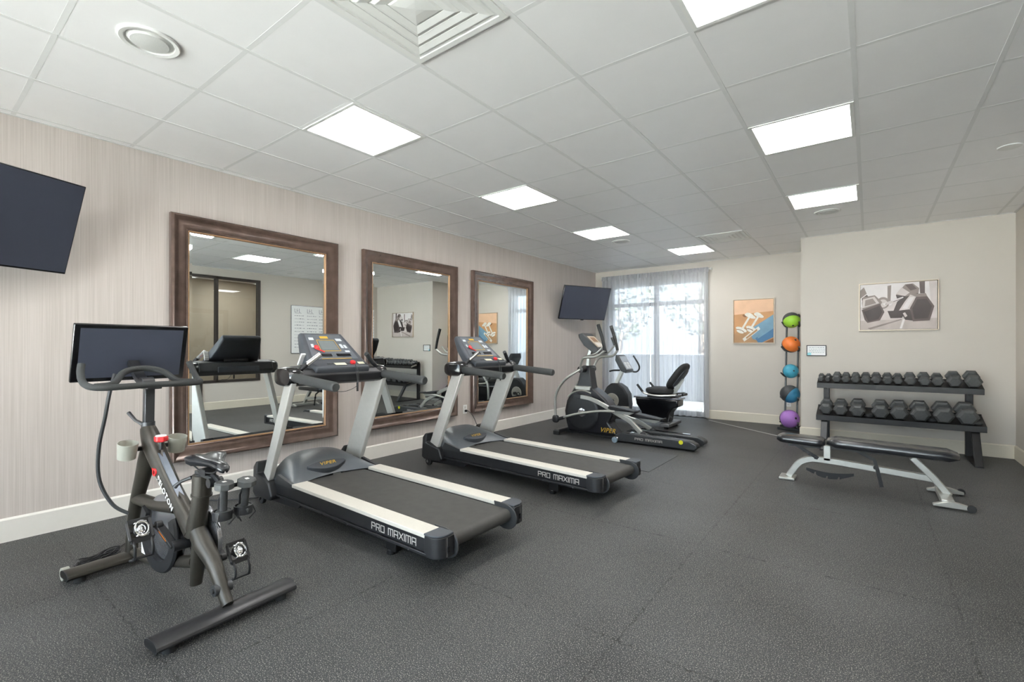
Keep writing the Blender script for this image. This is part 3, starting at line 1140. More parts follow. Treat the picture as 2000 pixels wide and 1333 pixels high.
# outlets
def outlet(loc, face, label):
    t = thing('wall_outlet', label, 'outlet', loc, 0, 'wall outlets')
    b = MB()
    if face == 'x':
        b.bb(0, 0.006, -0.037, 0.037, -0.06, 0.06)
    else:
        b.bb(-0.037, 0.037, -0.006, 0, -0.06, 0.06)
    b.build('cover_plate', M_white, t, bevel=0.002)
    for dz in (0.025, -0.025):
        b = MB()
        if face == 'x':
            b.bb(0.006, 0.008, -0.016, 0.016, dz - 0.017, dz + 0.017)
        else:
            b.bb(-0.016, 0.016, -0.008, -0.006, dz - 0.017, dz + 0.017)
        b.build('socket', mat('socket_grey', (205, 205, 200), 0.5), t, bevel=0.002)


outlet((0, 4.278, 0.395), 'x', 'white outlet on the striped wall between the second and third mirrors')
outlet((3.39, 8.15, 0.36), 'y', 'white outlet low on the far wall behind the ball rack')

# ------------------------------------------------------------------ treadmills
def treadmill(label):
    """origin under the front wheels; +X runs to the rear of the deck"""
    t = thing('treadmill', label, 'treadmill', (0, 0, 0), 0, 'treadmills facing the mirrors')
    # deck rails
    for s in (-1, 1):
        y0, y1 = sorted((s * 0.268, s * 0.382))
        sk = MB()
        sk.prism([(0.24, 0.125), (2.0, 0.128), (2.0, 0.206), (0.24, 0.216)], y0, y1, 'xz')
        sk.prism([(0.24, 0.108), (2.0, 0.110), (2.0, 0.128), (0.24, 0.125)], y0 + (0.0 if s > 0 else -0.012), y1 + (0.012 if s > 0 else 0.0), 'xz')
        rail = sk.build('side_rail', M_black, t, bevel=0.004)
        MB().prism([(0.53, 0.2145), (1.99, 0.206), (1.99, 0.230), (0.53, 0.238)], y0 - (0.006 if s < 0 else 0), y1 + (0.006 if s > 0 else 0), 'xz').build('foot_rail', M_rail, t, bevel=0.003, label='cream ribbed standing strip along the deck edge')
        for k in range(6):
            x = 0.36 + 0.3 * k
            MB().cyl((x, s * 0.388, 0.116), (x, s * 0.396, 0.116), 0.006, n=10).build('bolt', M_steel, rail)
        # end cap with a rounded outer corner, and the roller flange inside it
        o1, i1 = 0.392, 0.270
        pl = [(1.985, i1), (2.095, i1), (2.10, 0.32)]
        for k in range(7):
            an = R(90 * k / 6)
            pl.append((2.03 + 0.068 * math.cos(an), 0.324 + 0.068 * math.sin(an)))
        pl.append((1.985, o1))
        cap = MB().prism([(p[0], s * p[1]) for p in pl], 0.108, 0.222, 'xy').build('end_cap', M_black, t, bevel=0.010, seg=3)
        MB().prism([(p[0] - 0.004, s * p[1]) for p in pl], 0.2225, 0.2345, 'xy').build('cap_top', M_char, cap, bevel=0.004)
        MB().bb(2.096, 2.103, s * 0.318 - 0.007, s * 0.318 + 0.007, 0.14, 0.17).build('adjuster_slot', M_blackg, cap)
        fl = [(1.93, 0.236), (2.02, 0.236)] + [(2.035 + 0.085 * math.sin(R(a_)), 0.152 + 0.080 * math.cos(R(a_))) for a_ in range(15, 166, 15)] + [(2.02, 0.072), (1.97, 0.082)]
        a, b_ = sorted((s * 0.2575, s * 0.2675))
        MB().prism(fl, a, b_, 'xz').build('roller_flange', mat('flange_grey', (50, 52, 54), 0.45), t, bevel=0.003)
        # logo along the side
        # rear foot
        MB().bb(1.58, 1.68, s * 0.32 - 0.025, s * 0.32 + 0.025, 0.03, 0.112).cyl((1.61, s * 0.32, 0.0), (1.61, s * 0.32, 0.035), 0.03, n=14).build('rear_foot', M_rack, t, bevel=0.006)
        # front lift arm and wheel
        MB().prism([(0.03, 0.03), (0.55, 0.055), (0.6, 0.09), (0.05, 0.11)], s * 0.335 - 0.02, s * 0.335 + 0.02, 'xz').build('lift_arm', M_black, t)
        wh = MB().lathe([(0.012, -0.017), (0.03, -0.017), (0.043, -0.012), (0.045, 0.0), (0.043, 0.012), (0.03, 0.017), (0.012, 0.017)], 24, Matrix.Translation((0.055, s * 0.385, 0.046)) @ Matrix.Rotation(PI / 2, 4, 'X'))
        wo = wh.build('front_wheel', M_rub, t)
        MB().cyl((0.055, s * 0.36, 0.046), (0.055, s * 0.408, 0.046), 0.015, n=14).build('wheel_hub', M_steel, wo)
        # upright base bracket
        pr = [(-0.01, 0.09), (0.005, 0.30), (0.05, 0.345), (0.075, 0.345), (0.06, 0.25), (0.26, 0.21), (0.31, 0.11), (0.28, 0.075), (0.03, 0.07)]
        a, b_ = sorted((s * 0.335, s * 0.435))
        MB().prism(pr, a, b_, 'xz').build('upright_base', M_black, t, bevel=0.012, seg=3)
        gus = MB().prism([(0.25, 0.20), (0.30, 0.27), (0.56, 0.225), (0.56, 0.2)], s * 0.372 - 0.012, s * 0.372 + 0.012, 'xz')
        gus.build('base_gusset', M_gunm, t)
        # upright: flat blade, slightly toed out towards the deck
        yb, yt = s * 0.385, s * 0.385
        th = 0.022
        b = MB()
        p = []
        for (xa, xb, z, yc) in ((0.048, 0.228, 0.215, yb), (0.405, 0.585, 0.985, yt)):
            f_, r_ = yc - s * 0.028, yc + s * 0.012
            p.append([Vector((xa, f_ - th, z)), Vector((xb, r_ - th, z)), Vector((xb, r_ + th, z)), Vector((xa, f_ + th, z))])
        b.hexa(p[0] + p[1])
        b.build('upright', M_silver, t, bevel=0.008, seg=3, label='silver slanting upright post')
    # belt and rollers
    bp = [(0.45, 0.214)] + [(2.035, 0.206)] + [(2.035 + 0.042 * math.sin(a), 0.164 + 0.042 * math.cos(a)) for a in [R(k * 18) for k in range(1, 10)]] + [(2.035, 0.122), (0.45, 0.124)]
    MB().prism(bp, -0.2555, 0.2555, 'xz').build('running_belt', M_belt, t, angle=30)
    # hood over the motor
    nx, ny = 22, 30
    b = MB()
    vs_, fs = [], []
    ext = 0.376
    for i in range(nx + 1):
        s_ = i / nx
        for j in range(ny + 1):
            v = -1 + 2 * j / ny
            y = v * ext
            xr = 0.43 + 0.145 * abs(v) ** 1.9
            x0 = 0.03 + 0.10 * abs(v) ** 2.5
            x = x0 + (xr - x0) * s_
            ed = (1 - abs(v) ** 3.2)
            z = 0.224 + (0.135 * ed) * (math.cos(PI / 2 * s_ ** 1.35) ** 0.9 if s_ < 1 else 0) + 0.02 * ed * (1 - s_)
            if s_ < 0.12:
                z -= (0.12 - s_) / 0.12 * 0.12 * ed
            vs_.append((x, y, z))
    for i in range(nx):
        for j in range(ny):
            a = i * (ny + 1) + j
            fs.append((a, a + 1, a + ny + 2, a + ny + 1))
    # skirt
    n0 = len(vs_)
    border = [j for j in range(ny + 1)] + [i * (ny + 1) + ny for i in range(1, nx + 1)] + [nx * (ny + 1) + j for j in range(ny - 1, -1, -1)] + [i * (ny + 1) for i in range(nx - 1, 0, -1)]
    for k in border:
        x, y, z = vs_[k]
        vs_.append((x, y, 0.09 if x < 0.2 and abs(y) < 0.25 else min(z - 0.004, 0.222)))
    L = len(border)
    for q in range(L):
        fs.append((border[q], border[(q + 1) % L], n0 + (q + 1) % L, n0 + q))
    hood = b.add(vs_, fs).build('motor_hood', mat('hood_grey', (92, 97, 102), 0.34, var=0.03), t, angle=40)
    # raised crescent with the logo on the hood
    cr = []
    for k in range(13):
        a = -1 + 2 * k / 12
        cr.append((a * 0.165, -0.055 * (1 - a * a) - 0.012))
    for k in range(13):
        a = 1 - 2 * k / 12
        cr.append((a * 0.165, 0.03 * (1 - a * a) + 0.012))
    c = MB().prism(cr, -0.03, 0.02, 'xy')
    rot = Matrix.Translation((0.375, -0.02, 0.288)) @ Matrix.Rotation(R(24), 4, 'Y') @ Matrix.Rotation(PI / 2, 4, 'Z')
    c.v = [rot @ p for p in c.v]
    cres = c.build('logo_plate', M_char, hood, bevel=0.006)
    tx = text_mb('VIPER', 0.052, shear=0.4, space=1.1, bold=0.0008)
    rot2 = rot @ Matrix.Translation((0, -0.004, 0.0212))
    tx.v = [rot2 @ p for p in tx.v]
    tx.build('logo_lettering', M_gold, cres, smooth=False, label='small yellow slanted lettering')
    # PRO MAXIMA on the near rail
    tt, wd = tech_text('PRO MAXIMA', 0.038)
    k = 0.42 / wd
    tt.v = [Vector((1.50 + p.x * k, p.y - 0.3825, p.z + 0.146)) for p in tt.v]
    tt.build('maker_lettering', M_lett, t, smooth=False, label='pale squared lettering along the side rail')
    # cross beam
    b = MB()
    pr = [(0.30, 1.0), (0.33, 1.09), (0.44, 1.105), (0.56, 1.085), (0.60, 1.04), (0.585, 0.975), (0.50, 0.955), (0.36, 0.955)]
    b.prism(pr, -0.36, 0.36, 'xz')
    beam = b.build('cross_beam', M_black, t, bevel=0.012, seg=3)
    MB().bb(0.285, 0.305, -0.20, 0.20, 0.99, 1.045).build('rear_recess', M_char, beam, bevel=0.004)
    for s in (-1, 1):
        rings = []
        for dy, sc in ((0.32, 0.92), (0.34, 1.0), (0.405, 1.0), (0.428, 0.85), (0.434, 0.6)):
            ring = []
            for k in range(20):
                a = 2 * PI * k / 20
                cx, cz = 0.46, 1.028
                e = 0.65
                ring.append(Vector((cx + 0.135 * sc * math.copysign(abs(math.cos(a)) ** e, math.cos(a)), s * dy, cz + 0.072 * sc * math.copysign(abs(math.sin(a)) ** e, math.sin(a)))))
            rings.append(ring)
        MB().loft(rings).build('beam_joint', M_blackg, t)
        # side handle
        yh = s * 0.385
        MB().tube([(0.52, yh, 1.026), (0.60, yh, 1.022), (1.09, yh, 0.985), (1.105, yh, 0.984), (1.112, yh, 0.9835)], [0.036, 0.034, 0.034, 0.032, 0.026], n=24).build('side_grip', M_foam, t, label='thick grey-black foam side handle')
        MB().tube([(0.545, yh, 1.025), (0.565, yh, 1.024)], 0.041, n=24).build('grip_collar', M_black, t)
        # pulse bar
        yb_, yt_ = s * 0.33, s * 0.20
        MB().tube([(0.50, s * 0.36, 1.03), (0.55, yb_, 1.08), (0.565, (yb_ + yt_) / 2 + s * 0.02, 1.125)], 0.017, n=14, smooth=4).build('pulse_bar_neck', M_black, t)
        MB().tube([(0.563, (yb_ + yt_) / 2 + s * 0.024, 1.118), (0.60, yt_, 1.195)], 0.019, n=16).build('pulse_bar', M_chrome if s < 0 else M_gunm, t)
    # console wedge
    def cp(u, v, d):
        """u: -1..1 across, v: 0 bottom..1 top, d: depth below the face; a low shelf, then the steeper display"""
        if v < 0.3:
            q_ = v / 0.3
            hw_, x, z = 0.235 + 0.02 * q_, 0.600 - 0.095 * q_, 1.098 + 0.040 * q_
            nrm = Vector((0.040, 0, 0.095)).normalized()
        else:
            q_ = (v - 0.3) / 0.7
            hw_, x, z = 0.255 - 0.07 * q_, 0.505 - 0.255 * q_, 1.138 + 0.232 * q_
            nrm = Vector((0.232, 0, 0.255)).normalized()
        return Vector((x, u * hw_, z)) - nrm * d
    b = MB()
    rings = []
    for v, d0, d1 in ((-0.03, 0.02, 0.05), (0.0, 0.0, 0.055), (0.27, 0.0, 0.075), (0.33, 0.0, 0.085), (0.7, 0.0, 0.085), (0.97, 0.0, 0.05), (1.0, 0.01, 0.035)):
        q = 0.05
        rings.append([cp(-1, v, d1), cp(-1, v, d0 + 0.014), cp(-1 + q, v, d0), cp(1 - q, v, d0), cp(1, v, d0 + 0.014), cp(1, v, d1), cp(0.9, v, d1 + 0.01), cp(-0.9, v, d1 + 0.01)])
    con = b.loft(rings).build('console', M_char, t, bevel=0.008, seg=3)
    MB().bb(0.36, 0.56, -0.12, 0.12, 1.02, 1.12).build('console_neck', M_black, t)

    def face(u0, u1, v0, v1, d, e=0.001):
        return MB().hexa([cp(u0, v0, -d + e), cp(u1, v0, -d + e), cp(u1, v1, -d + e), cp(u0, v1, -d + e), cp(u0, v0, -d), cp(u1, v0, -d), cp(u1, v1, -d), cp(u0, v1, -d)])
    face(-0.8, 0.8, 0.34, 0.94, 0.002, 0.002).build('display_panel', M_panel, con, smooth=False)
    face(-0.34, 0.30, 0.56, 0.78, 0.0035).build('display', M_lcd, con, smooth=False, label='grey display window')
    b = MB()
    for (u0, u1, v0, v1) in ((-0.40, 0.36, 0.795, 0.805), (-0.40, 0.36, 0.53, 0.54), (-0.40, -0.385, 0.53, 0.805), (0.345, 0.36, 0.53, 0.805), (-0.2, 0.16, 0.84, 0.895), (-0.5, 0.55, 0.345, 0.355)):
        k = face(u0, u1, v0, v1, 0.0042)
        b.add(k.v, k.f)
    b.build('gold_outline', M_gold, con, smooth=False)
    for u0 in (-0.62, 0.08):
        face(u0, u0 + 0.52, 0.40, 0.46, 0.006).build('tray_slot', M_blackg, con, smooth=False)
    for (u0, u1, v0, v1) in ((-0.70, -0.5, 0.80, 0.86), (0.45, 0.7, 0.78, 0.84), (0.45, 0.56, 0.60, 0.70), (0.6, 0.7, 0.60, 0.68), (0.5, 0.68, 0.50, 0.54), (-0.7, -0.6, 0.62, 0.70)):
        face(u0, u1, v0, v1, 0.004).build('button_label', mat('pale_print', (200, 206, 210), 0.4), con, smooth=False)
    for (u0, u1, v0, v1) in ((-0.25, 0.15, 0.06, 0.17), (0.62, 0.85, 0.08, 0.20)):
        face(u0, u1, v0, v1, 0.004).build('instruction_label', M_cream, con, smooth=False)
    k = MB()
    p = cp(0.42, 0.14, -0.012)
    k.lathe([(0.022, -0.012), (0.022, 0.004), (0.018, 0.008), (0.002, 0.009)], 18, Matrix.Translation(p) @ Matrix.Rotation(R(30), 4, 'Y'))
    k.build('stop_button', M_red, con)
    # safety cord
    q = cp(0.42, 0.02, -0.01)
    MB().tube([q, (0.635, 0.10, 1.05), (0.66, 0.08, 0.95), (0.60, 0.02, 0.90), (0.56, -0.06, 0.90)], 0.0022, n=6, smooth=5).build('safety_cord', M_black, t)
    MB().box((0.635, 0.095, 0.93), (0.008, 0.014, 0.07)).tube([q, (0.635, 0.097, 0.96)], 0.002, n=6).build('safety_clip', M_black, t)
    return t


def red_clip(t, u, v):
    pass


tm = treadmill('treadmill nearest the camera, silver uprights and PRO MAXIMA lettering on its side rail')
tm2 = copy_tree(tm)
tm.location = (0.505, 1.704, 0)
tm.rotation_euler = (0, 0, R(-1.0))
tm2.location = (0.675, 3.350, 0)
tm2.rotation_euler = (0, 0, R(-3.3))
tm2['label'] = 'farther treadmill, standing between the nearer treadmill and the elliptical machine'

# red safety key lying on each console
def safety_key(tmo, label):
    t = thing('safety_key', label, 'safety key', (0, 0, 0), 0, 'red safety keys')
    M4 = Matrix.Translation(tmo.location) @ Matrix.Rotation(tmo.rotation_euler.z, 4, 'Z')
    base = M4 @ Vector((0.402, -0.125, 1.238))
    t.location = base
    t.rotation_euler = (0, R(42), tmo.rotation_euler.z)
    MB().ellip((0, 0, 0.012), (0.026, 0.02, 0.012)).build('key_body', M_red, t)
    MB().tube([(0.02, 0, 0.01), (0.035, 0.03, 0.008), (0.05, 0.05, 0.006)], [0.006, 0.005, 0.004], n=8, smooth=3).build('key_lanyard', M_red, t)


safety_key(tm, 'red safety key on the console of the nearest treadmill')
safety_key(tm2, 'red safety key on the console of the farther treadmill')

# remote control in the tray of the first treadmill
rc = thing('remote_control', 'small white remote control leaning in the tray of the nearest treadmill', 'remote control', (0.93, 1.44, 1.106), R(10))
rt_ = Matrix.Rotation(R(-62), 3, 'Y')
b = MB().bb(-0.05, 0.05, -0.02, 0.02, 0.0, 0.014)
b.v = [rt_ @ p + Vector((0, 0, 0.045)) for p in b.v]
b.build('remote_body', M_white, rc, bevel=0.004)
b = MB()
for i in range(4):
    for j in range(3):
        b.cyl((-0.034 + 0.02 * i, -0.011 + 0.011 * j, 0.014), (-0.034 + 0.02 * i, -0.011 + 0.011 * j, 0.0155), 0.0035, n=10)
b.v = [rt_ @ p + Vector((0, 0, 0.045)) for p in b.v]
b.build('remote_buttons', M_char, rc)

# cables of the treadmills
def cable(name, pts, r, label, m=None, cat='cable'):
    return tag(MB().tube(pts, r, n=8, smooth=6).build(name, m or M_black), label, cat)


c1 = thing('power_cord', 'black power cord running from the wall outlet down behind the farther treadmill', 'power cord', (0, 4.278, 0))
MB().tube([(0.03, 0.0, 0.375), (0.06, 0.01, 0.372), (0.14, 0.02, 0.30), (0.25, -0.02, 0.17), (0.34, -0.10, 0.06), (0.42, -0.25, 0.008), (0.60, -0.50, 0.007)], 0.0045, n=8, smooth=6).build('cord', M_black, c1)
MB().bb(0.008, 0.034, -0.014, 0.014, 0.36, 0.39).build('plug', M_black, c1, bevel=0.004)
cable('power_cord', [(0.02, 1.02, 0.007), (0.2, 1.12, 0.007), (0.36, 1.30, 0.007), (0.45, 1.50, 0.007)], 0.005, 'black power cord lying on the floor in front of the nearest treadmill', cat='power cord')

# ------------------------------------------------------------------ spin bike (local +X is forward, +Y the rider's left)
bk = thing('exercise_bike', 'black spin bike with a large tilted screen in the left foreground', 'exercise bike', (2.08, 0.455, 0), R(184.4))


def foot(x, ln, tilt, name):
    b = MB()
    n = 9
    prof = []
    for k in range(n):
        a = PI * k / (n - 1)
        prof.append((x + 0.062 * math.cos(a), 0.038 + 0.030 * math.sin(a) ** 0.8 if 0 < k < n - 1 else 0.038))
    prof.append((x - 0.05, 0.026))
    prof.append((x + 0.05, 0.026))
    b.prism(prof, -ln / 2, ln / 2, 'xz')
    f = b.build(name, M_bike if x > 0.5 else mat('satin_black_foot', (42, 42, 44), 0.35), bk, bevel=0.003)
    for s in (-1, 1):
        MB().prism([(p[0], p[1]) for p in prof], s * ln / 2 - (0.008 if s > 0 else 0), s * ln / 2 + (0.008 if s < 0 else 0), 'xz').build('end_cap', M_gunm, f)
        MB().cyl((x - 0.02, s * ln * 0.40, 0.0), (x - 0.02, s * ln * 0.40, 0.03), 0.026, n=16).build('levelling_foot', M_rub, f)
    return f


foot(0.0, 0.60, 0, 'rear_stabilizer')
ff = foot(1.07, 0.60, 0, 'front_stabilizer')
for s in (-1, 1):
    MB().cyl((1.125, s * 0.265, 0.035), (1.125, s * 0.295, 0.035), 0.034, n=16).build('transport_wheel', M_frost, bk, label='pale transport wheel at the end of the front foot')
# main frame, one welded body
b = MB()
b.tube([(0.0, 0, 0.072), (0.04, 0, 0.115), (0.125, 0, 0.225), (0.225, 0, 0.295), (0.31, 0, 0.37)], [0.028, 0.031, 0.038, 0.048, 0.046], n=16, smooth=5, flat=0.85)
b.tube([(0.31, 0, 0.33), (0.285, 0, 0.42), (0.262, 0, 0.50), (0.25, 0, 0.565)], [0.048, 0.042, 0.037, 0.036], n=16, smooth=4)
b.tube([(0.31, 0, 0.34), (0.43, 0, 0.420), (0.55, 0, 0.505), (0.70, 0, 0.625), (0.80, 0, 0.72), (0.865, 0, 0.80)], [0.050, 0.042, 0.040, 0.046, 0.050, 0.036], n=16, smooth=5, flat=1.0)
b.tube([(0.80, 0, 0.72), (0.87, 0, 0.615), (0.93, 0, 0.52), (1.02, 0, 0.36), (1.07, 0, 0.235), (1.09, 0, 0.065)], [0.05, 0.046, 0.038, 0.032, 0.030, 0.030], n=16, smooth=5)
b.tube([(1.005, 0, 0.385), (0.75, 0, 0.395), (0.50, 0, 0.43)], [0.033, 0.034, 0.038], n=14, smooth=4)
b.tube([(0.27, 0, 0.30), (0.285, 0, 0.2), (0.30, 0, 0.12), (0.305, 0, 0.085)], [0.035, 0.034, 0.030, 0.028], n=14, smooth=3, flat=0.7)
b.tube([(0.30, 0, 0.20), (0.55, 0, 0.135), (0.80, 0, 0.075), (1.05, 0, 0.068)], [0.034, 0.028, 0.022, 0.022], n=12, smooth=4)
fr_ = b.build('frame', M_bike, bk)
# rail strip down the frame, bolt
MB().bar([(0.865 - 0.03, 0.0, 0.735), (0.70, 0, 0.585 + 0.095), (0.55, 0, 0.555), (0.44, 0, 0.465)], 0.03, 0.008, up=(0, 0, 1)).build('drip_strip', mat('strip_bluegrey', (104, 112, 124), 0.35, 0.2), fr_, label='grey strip along the top of the frame')
MB().cyl((0.055, -0.038, 0.135), (0.055, 0.038, 0.135), 0.026, n=20).cyl((0.055, -0.046, 0.135), (0.055, 0.046, 0.135), 0.012, n=12).build('frame_bolt', M_gunm, fr_)
# lettering on the down tube
tx = text_mb('PELOTON', 0.042, space=1.25, bold=0.001)
ang = math.atan2(0.625 - 0.505, 0.70 - 0.55)
# rider's left side faces +Y: text reads from the head downwards
xf = Matrix.Translation((0.555, 0.0435, 0.510)) @ Matrix(((-math.cos(ang), -math.sin(ang) * -1, 0, 0), (0, 0, 1, 0), (-math.sin(ang), math.cos(ang), 0, 0), (0, 0, 0, 1)))
xf = Matrix.Translation((0.545, 0.0425, 0.502))
bx = Vector((-math.cos(ang), 0, -math.sin(ang)))
bz = Vector((-math.sin(ang), 0, math.cos(ang)))
tx.v = [Vector((0.545, 0.0415, 0.500)) + bx * p.x + bz * p.y + Vector((0, 1, 0)) * p.z for p in tx.v]
tx.build('maker_lettering', M_white, fr_, smooth=False, label='white PELOTON lettering on the sloping tube')
cx = Vector((0.660, 0.0445, 0.592))
b = MB()
b.lathe([(0.020, -0.004), (0.020, 0.003), (0.012, 0.003), (0.012, -0.004)], 24, Matrix.Translation(cx) @ Matrix.Rotation(-PI / 2, 4, 'X'))
b.box(cx + Vector((0.014, 0.001, 0.012)), (0.02, 0.006, 0.008), Matrix.Rotation(R(-40), 3, 'Y'))
b.build('round_logo', M_red, fr_, label='round red logo')
# flywheel and guards
def wheel_disc(x, y, z, prof, n=56):
    return MB().lathe(prof, n, Matrix.Translation((x, y, z)) @ Matrix.Rotation(PI / 2, 4, 'X'))


wheel_disc(0.352, -0.058, 0.292, [(0.02, -0.012), (0.140, -0.012), (0.160, -0.010), (0.163, 0.0), (0.160, 0.010), (0.140, 0.012), (0.02, 0.012)]).build('drive_wheel', M_steel, bk, label='polished round drive wheel beside the crank')
MB().torus((0.352, -0.0705, 0.292), 0.125, 0.003, 'y', 48, 6).build('wheel_stripe', M_red, bk)
wheel_disc(0.63, 0.0, 0.285, [(0.03, -0.02), (0.165, -0.02), (0.185, -0.016), (0.187, 0.0), (0.185, 0.016), (0.165, 0.02), (0.03, 0.02)]).build('flywheel', M_steel, bk)
gd = MB()
ri = []
for k in range(41):
    a_ = R(150 + 240 * k / 40)
    c_, s_ = math.cos(a_), math.sin(a_)
    ri.append([Vector((0.63 + c_ * r_, y_, 0.285 + s_ * r_)) for r_, y_ in ((0.150, 0.024), (0.205, 0.024), (0.212, 0.034), (0.205, 0.046), (0.150, 0.046))])
gd.loft(ri)
gd.build('belt_guard', M_black, bk)
MB().bb(0.80, 0.86, 0.028, 0.032, 0.12, 0.19).build('data_label', M_white, bk, smooth=False)
MB().tube([(0.66, 0, 0.62), (0.60, 0.0, 0.52), (0.585, 0, 0.49)], [0.012, 0.018, 0.022], n=12).build('brake_pad', M_red, bk)
# cranks and pedals
bbp = Vector((0.352, 0, 0.285))
MB().cyl(bbp + Vector((0, -0.085, 0)), bbp + Vector((0, 0.085, 0)), 0.026, n=20).build('bottom_bracket', M_black, bk)
for s, tip in ((1, Vector((0.43, 0.11, 0.385))), (-1, Vector((0.275, -0.11, 0.185)))):
    r0 = bbp + Vector((0, s * 0.075, 0))
    cr_ = MB().bar([r0, tip], 0.02, 0.034, up=(0, 1, 0)).cyl(tip + Vector((0, -0.014, 0)), tip + Vector((0, 0.014, 0)), 0.02, n=14).build('crank_arm', M_black, bk, bevel=0.003)
    if s > 0:
        d = (tip - r0)
        MB().bar([r0 + d * 0.25 + Vector((0, 0.013, 0.006)), r0 + d * 0.72 + Vector((0, 0.013, 0.006))], 0.004, 0.014, up=(0, 1, 0)).build('reflector', M_orange, cr_)
    pc = tip + Vector((0, s * 0.075, 0))
    ped = MB()
    ped.cyl(tip, pc + Vector((0, s * 0.045, 0)), 0.008, n=10)
    rr = Matrix.Rotation(R(-58), 3, 'Y')

    def Q(x, y, z):
        return pc + rr @ Vector((x, y, z))
    for a, c_ in ((Q(-0.045, -0.045, 0), Q(-0.045, 0.045, 0)), (Q(0.045, -0.045, 0), Q(0.045, 0.045, 0)), (Q(-0.045, -0.045, 0), Q(0.045, -0.045, 0)), (Q(-0.045, 0.045, 0), Q(0.045, 0.045, 0))):
        ped.bar([a, c_], 0.012, 0.024, up=(0.3, 0.1, 1))
    ped.ellip(pc, (0.03, 0.034, 0.016), 14, 8, rr)
    po = ped.build('pedal', M_black, bk, bevel=0.002)
    pb = MB()
    pb.ellip(Q(0.0, 0, 0.018), (0.024, 0.018, 0.007), 14, 8, rr)
    pb.torus((0, 0, 0), 0.024, 0.005, 'z', 18, 6)
    pb.v = pb.v[:-0] if False else pb.v
    nt0 = len(pb.v) - 18 * 6
    for k in range(nt0 - 0, len(pb.v)):
        pass
    pb2 = MB().torus((0, 0, 0), 0.026, 0.005, 'z', 18, 6)
    for p in pb2.v:
        q = rr @ Vector((p.x * 1.3, p.y, p.z + 0.024)) + pc
        p.x, p.y, p.z = q
    pb = MB().ellip(Q(0.0, 0, 0.018), (0.024, 0.018, 0.007), 14, 8, rr)
    pb.add(pb2.v, pb2.f)
    for e in ((-0.03, -0.02), (-0.03, 0.02), (0.03, -0.02), (0.03, 0.02)):
        pb.ellip(Q(e[0], e[1], 0.018), (0.007, 0.007, 0.006), 8, 6)
    pb.build('cleat_plate', M_chrome, po, label='shiny metal cleat plate')
    cage = MB()
    for yy in (-0.035, 0.035):
        cage.tube([Q(-0.045, yy, 0.0), Q(-0.085, yy, 0.0), Q(-0.120, yy, -0.03), Q(-0.110, yy, -0.085)], 0.006, n=8, smooth=4)
    cage.bar([Q(-0.118, -0.04, -0.035), Q(-0.118, 0.04, -0.035)], 0.022, 0.006)
    cage.build('toe_cage', M_black, po)
# seat post, seat
b = MB()
b.cyl((0.249, 0, 0.53), (0.242, 0, 0.632), 0.042, n=24)
b.cyl((0.249, 0, 0.53), (0.248, 0, 0.538), 0.046, n=24)
b.build('seat_collar', M_bike, bk)
b = MB().cyl((0.243, 0, 0.58), (0.24, 0, 0.635), 0.028, n=16)
b.bar([(0.28, 0, 0.642), (0.12, 0, 0.632)], 0.036, 0.018)
b.build('seat_post', M_gunm, bk, bevel=0.002)
MB().tube([(0.28, 0.03, 0.62), (0.32, 0.06, 0.60), (0.345, 0.075, 0.575)], [0.009, 0.007, 0.011], n=10, smooth=3).build('seat_lever', M_gunm, bk)
MB().cyl((0.12, -0.03, 0.615), (0.12, 0.03, 0.615), 0.022, n=16).build('seat_slider_knob', M_black, bk)
ss = MB()
rings = []
for x, hw_, zt, zd in ((0.135, 0.054, 0.0, 0.045), (0.125, 0.075, 0.006, 0.06), (0.095, 0.080, 0.010, 0.062), (0.05, 0.066, 0.006, 0.045), (0.01, 0.046, 0.0, 0.032), (-0.04, 0.030, -0.002, 0.026), (-0.09, 0.026, -0.004, 0.026), (-0.125, 0.022, -0.010, 0.026), (-0.138, 0.010, -0.02, 0.014)):
    ring = []
    for k in range(16):
        a = 2 * PI * k / 16
        cy, sz = math.cos(a), math.sin(a)
        z = zt + (0.012 * sz if sz > 0 else zd * sz * (abs(cy) ** 0.7 * 1.1))
        if abs(cy) < 0.3 and sz > 0 and hw_ > 0.04:
            z -= 0.008
        ring.append(Vector((x, cy * hw_, z)))
    rings.append(ring)
ss.loft(rings)
# the seat is turned round so that its nose points back over the rear foot
rz = Matrix.Rotation(R(-8), 3, 'Z')
ss.v = [rz @ (p * 1.12) + Vector((0.155, -0.01, 0.708)) for p in ss.v]
seat = ss.build('saddle', M_leather, bk, angle=60, label='black padded saddle')
b = MB()
for s in (-1, 1):
    b.tube([(0.04, s * 0.02, 0.690), (0.10, s * 0.022, 0.664), (0.20, s * 0.022, 0.658), (0.26, s * 0.03, 0.68)], 0.0035, n=6, smooth=3)
b.box((0.19, 0, 0.656), (0.06, 0.05, 0.026))
b.build('saddle_rails', M_black, seat)
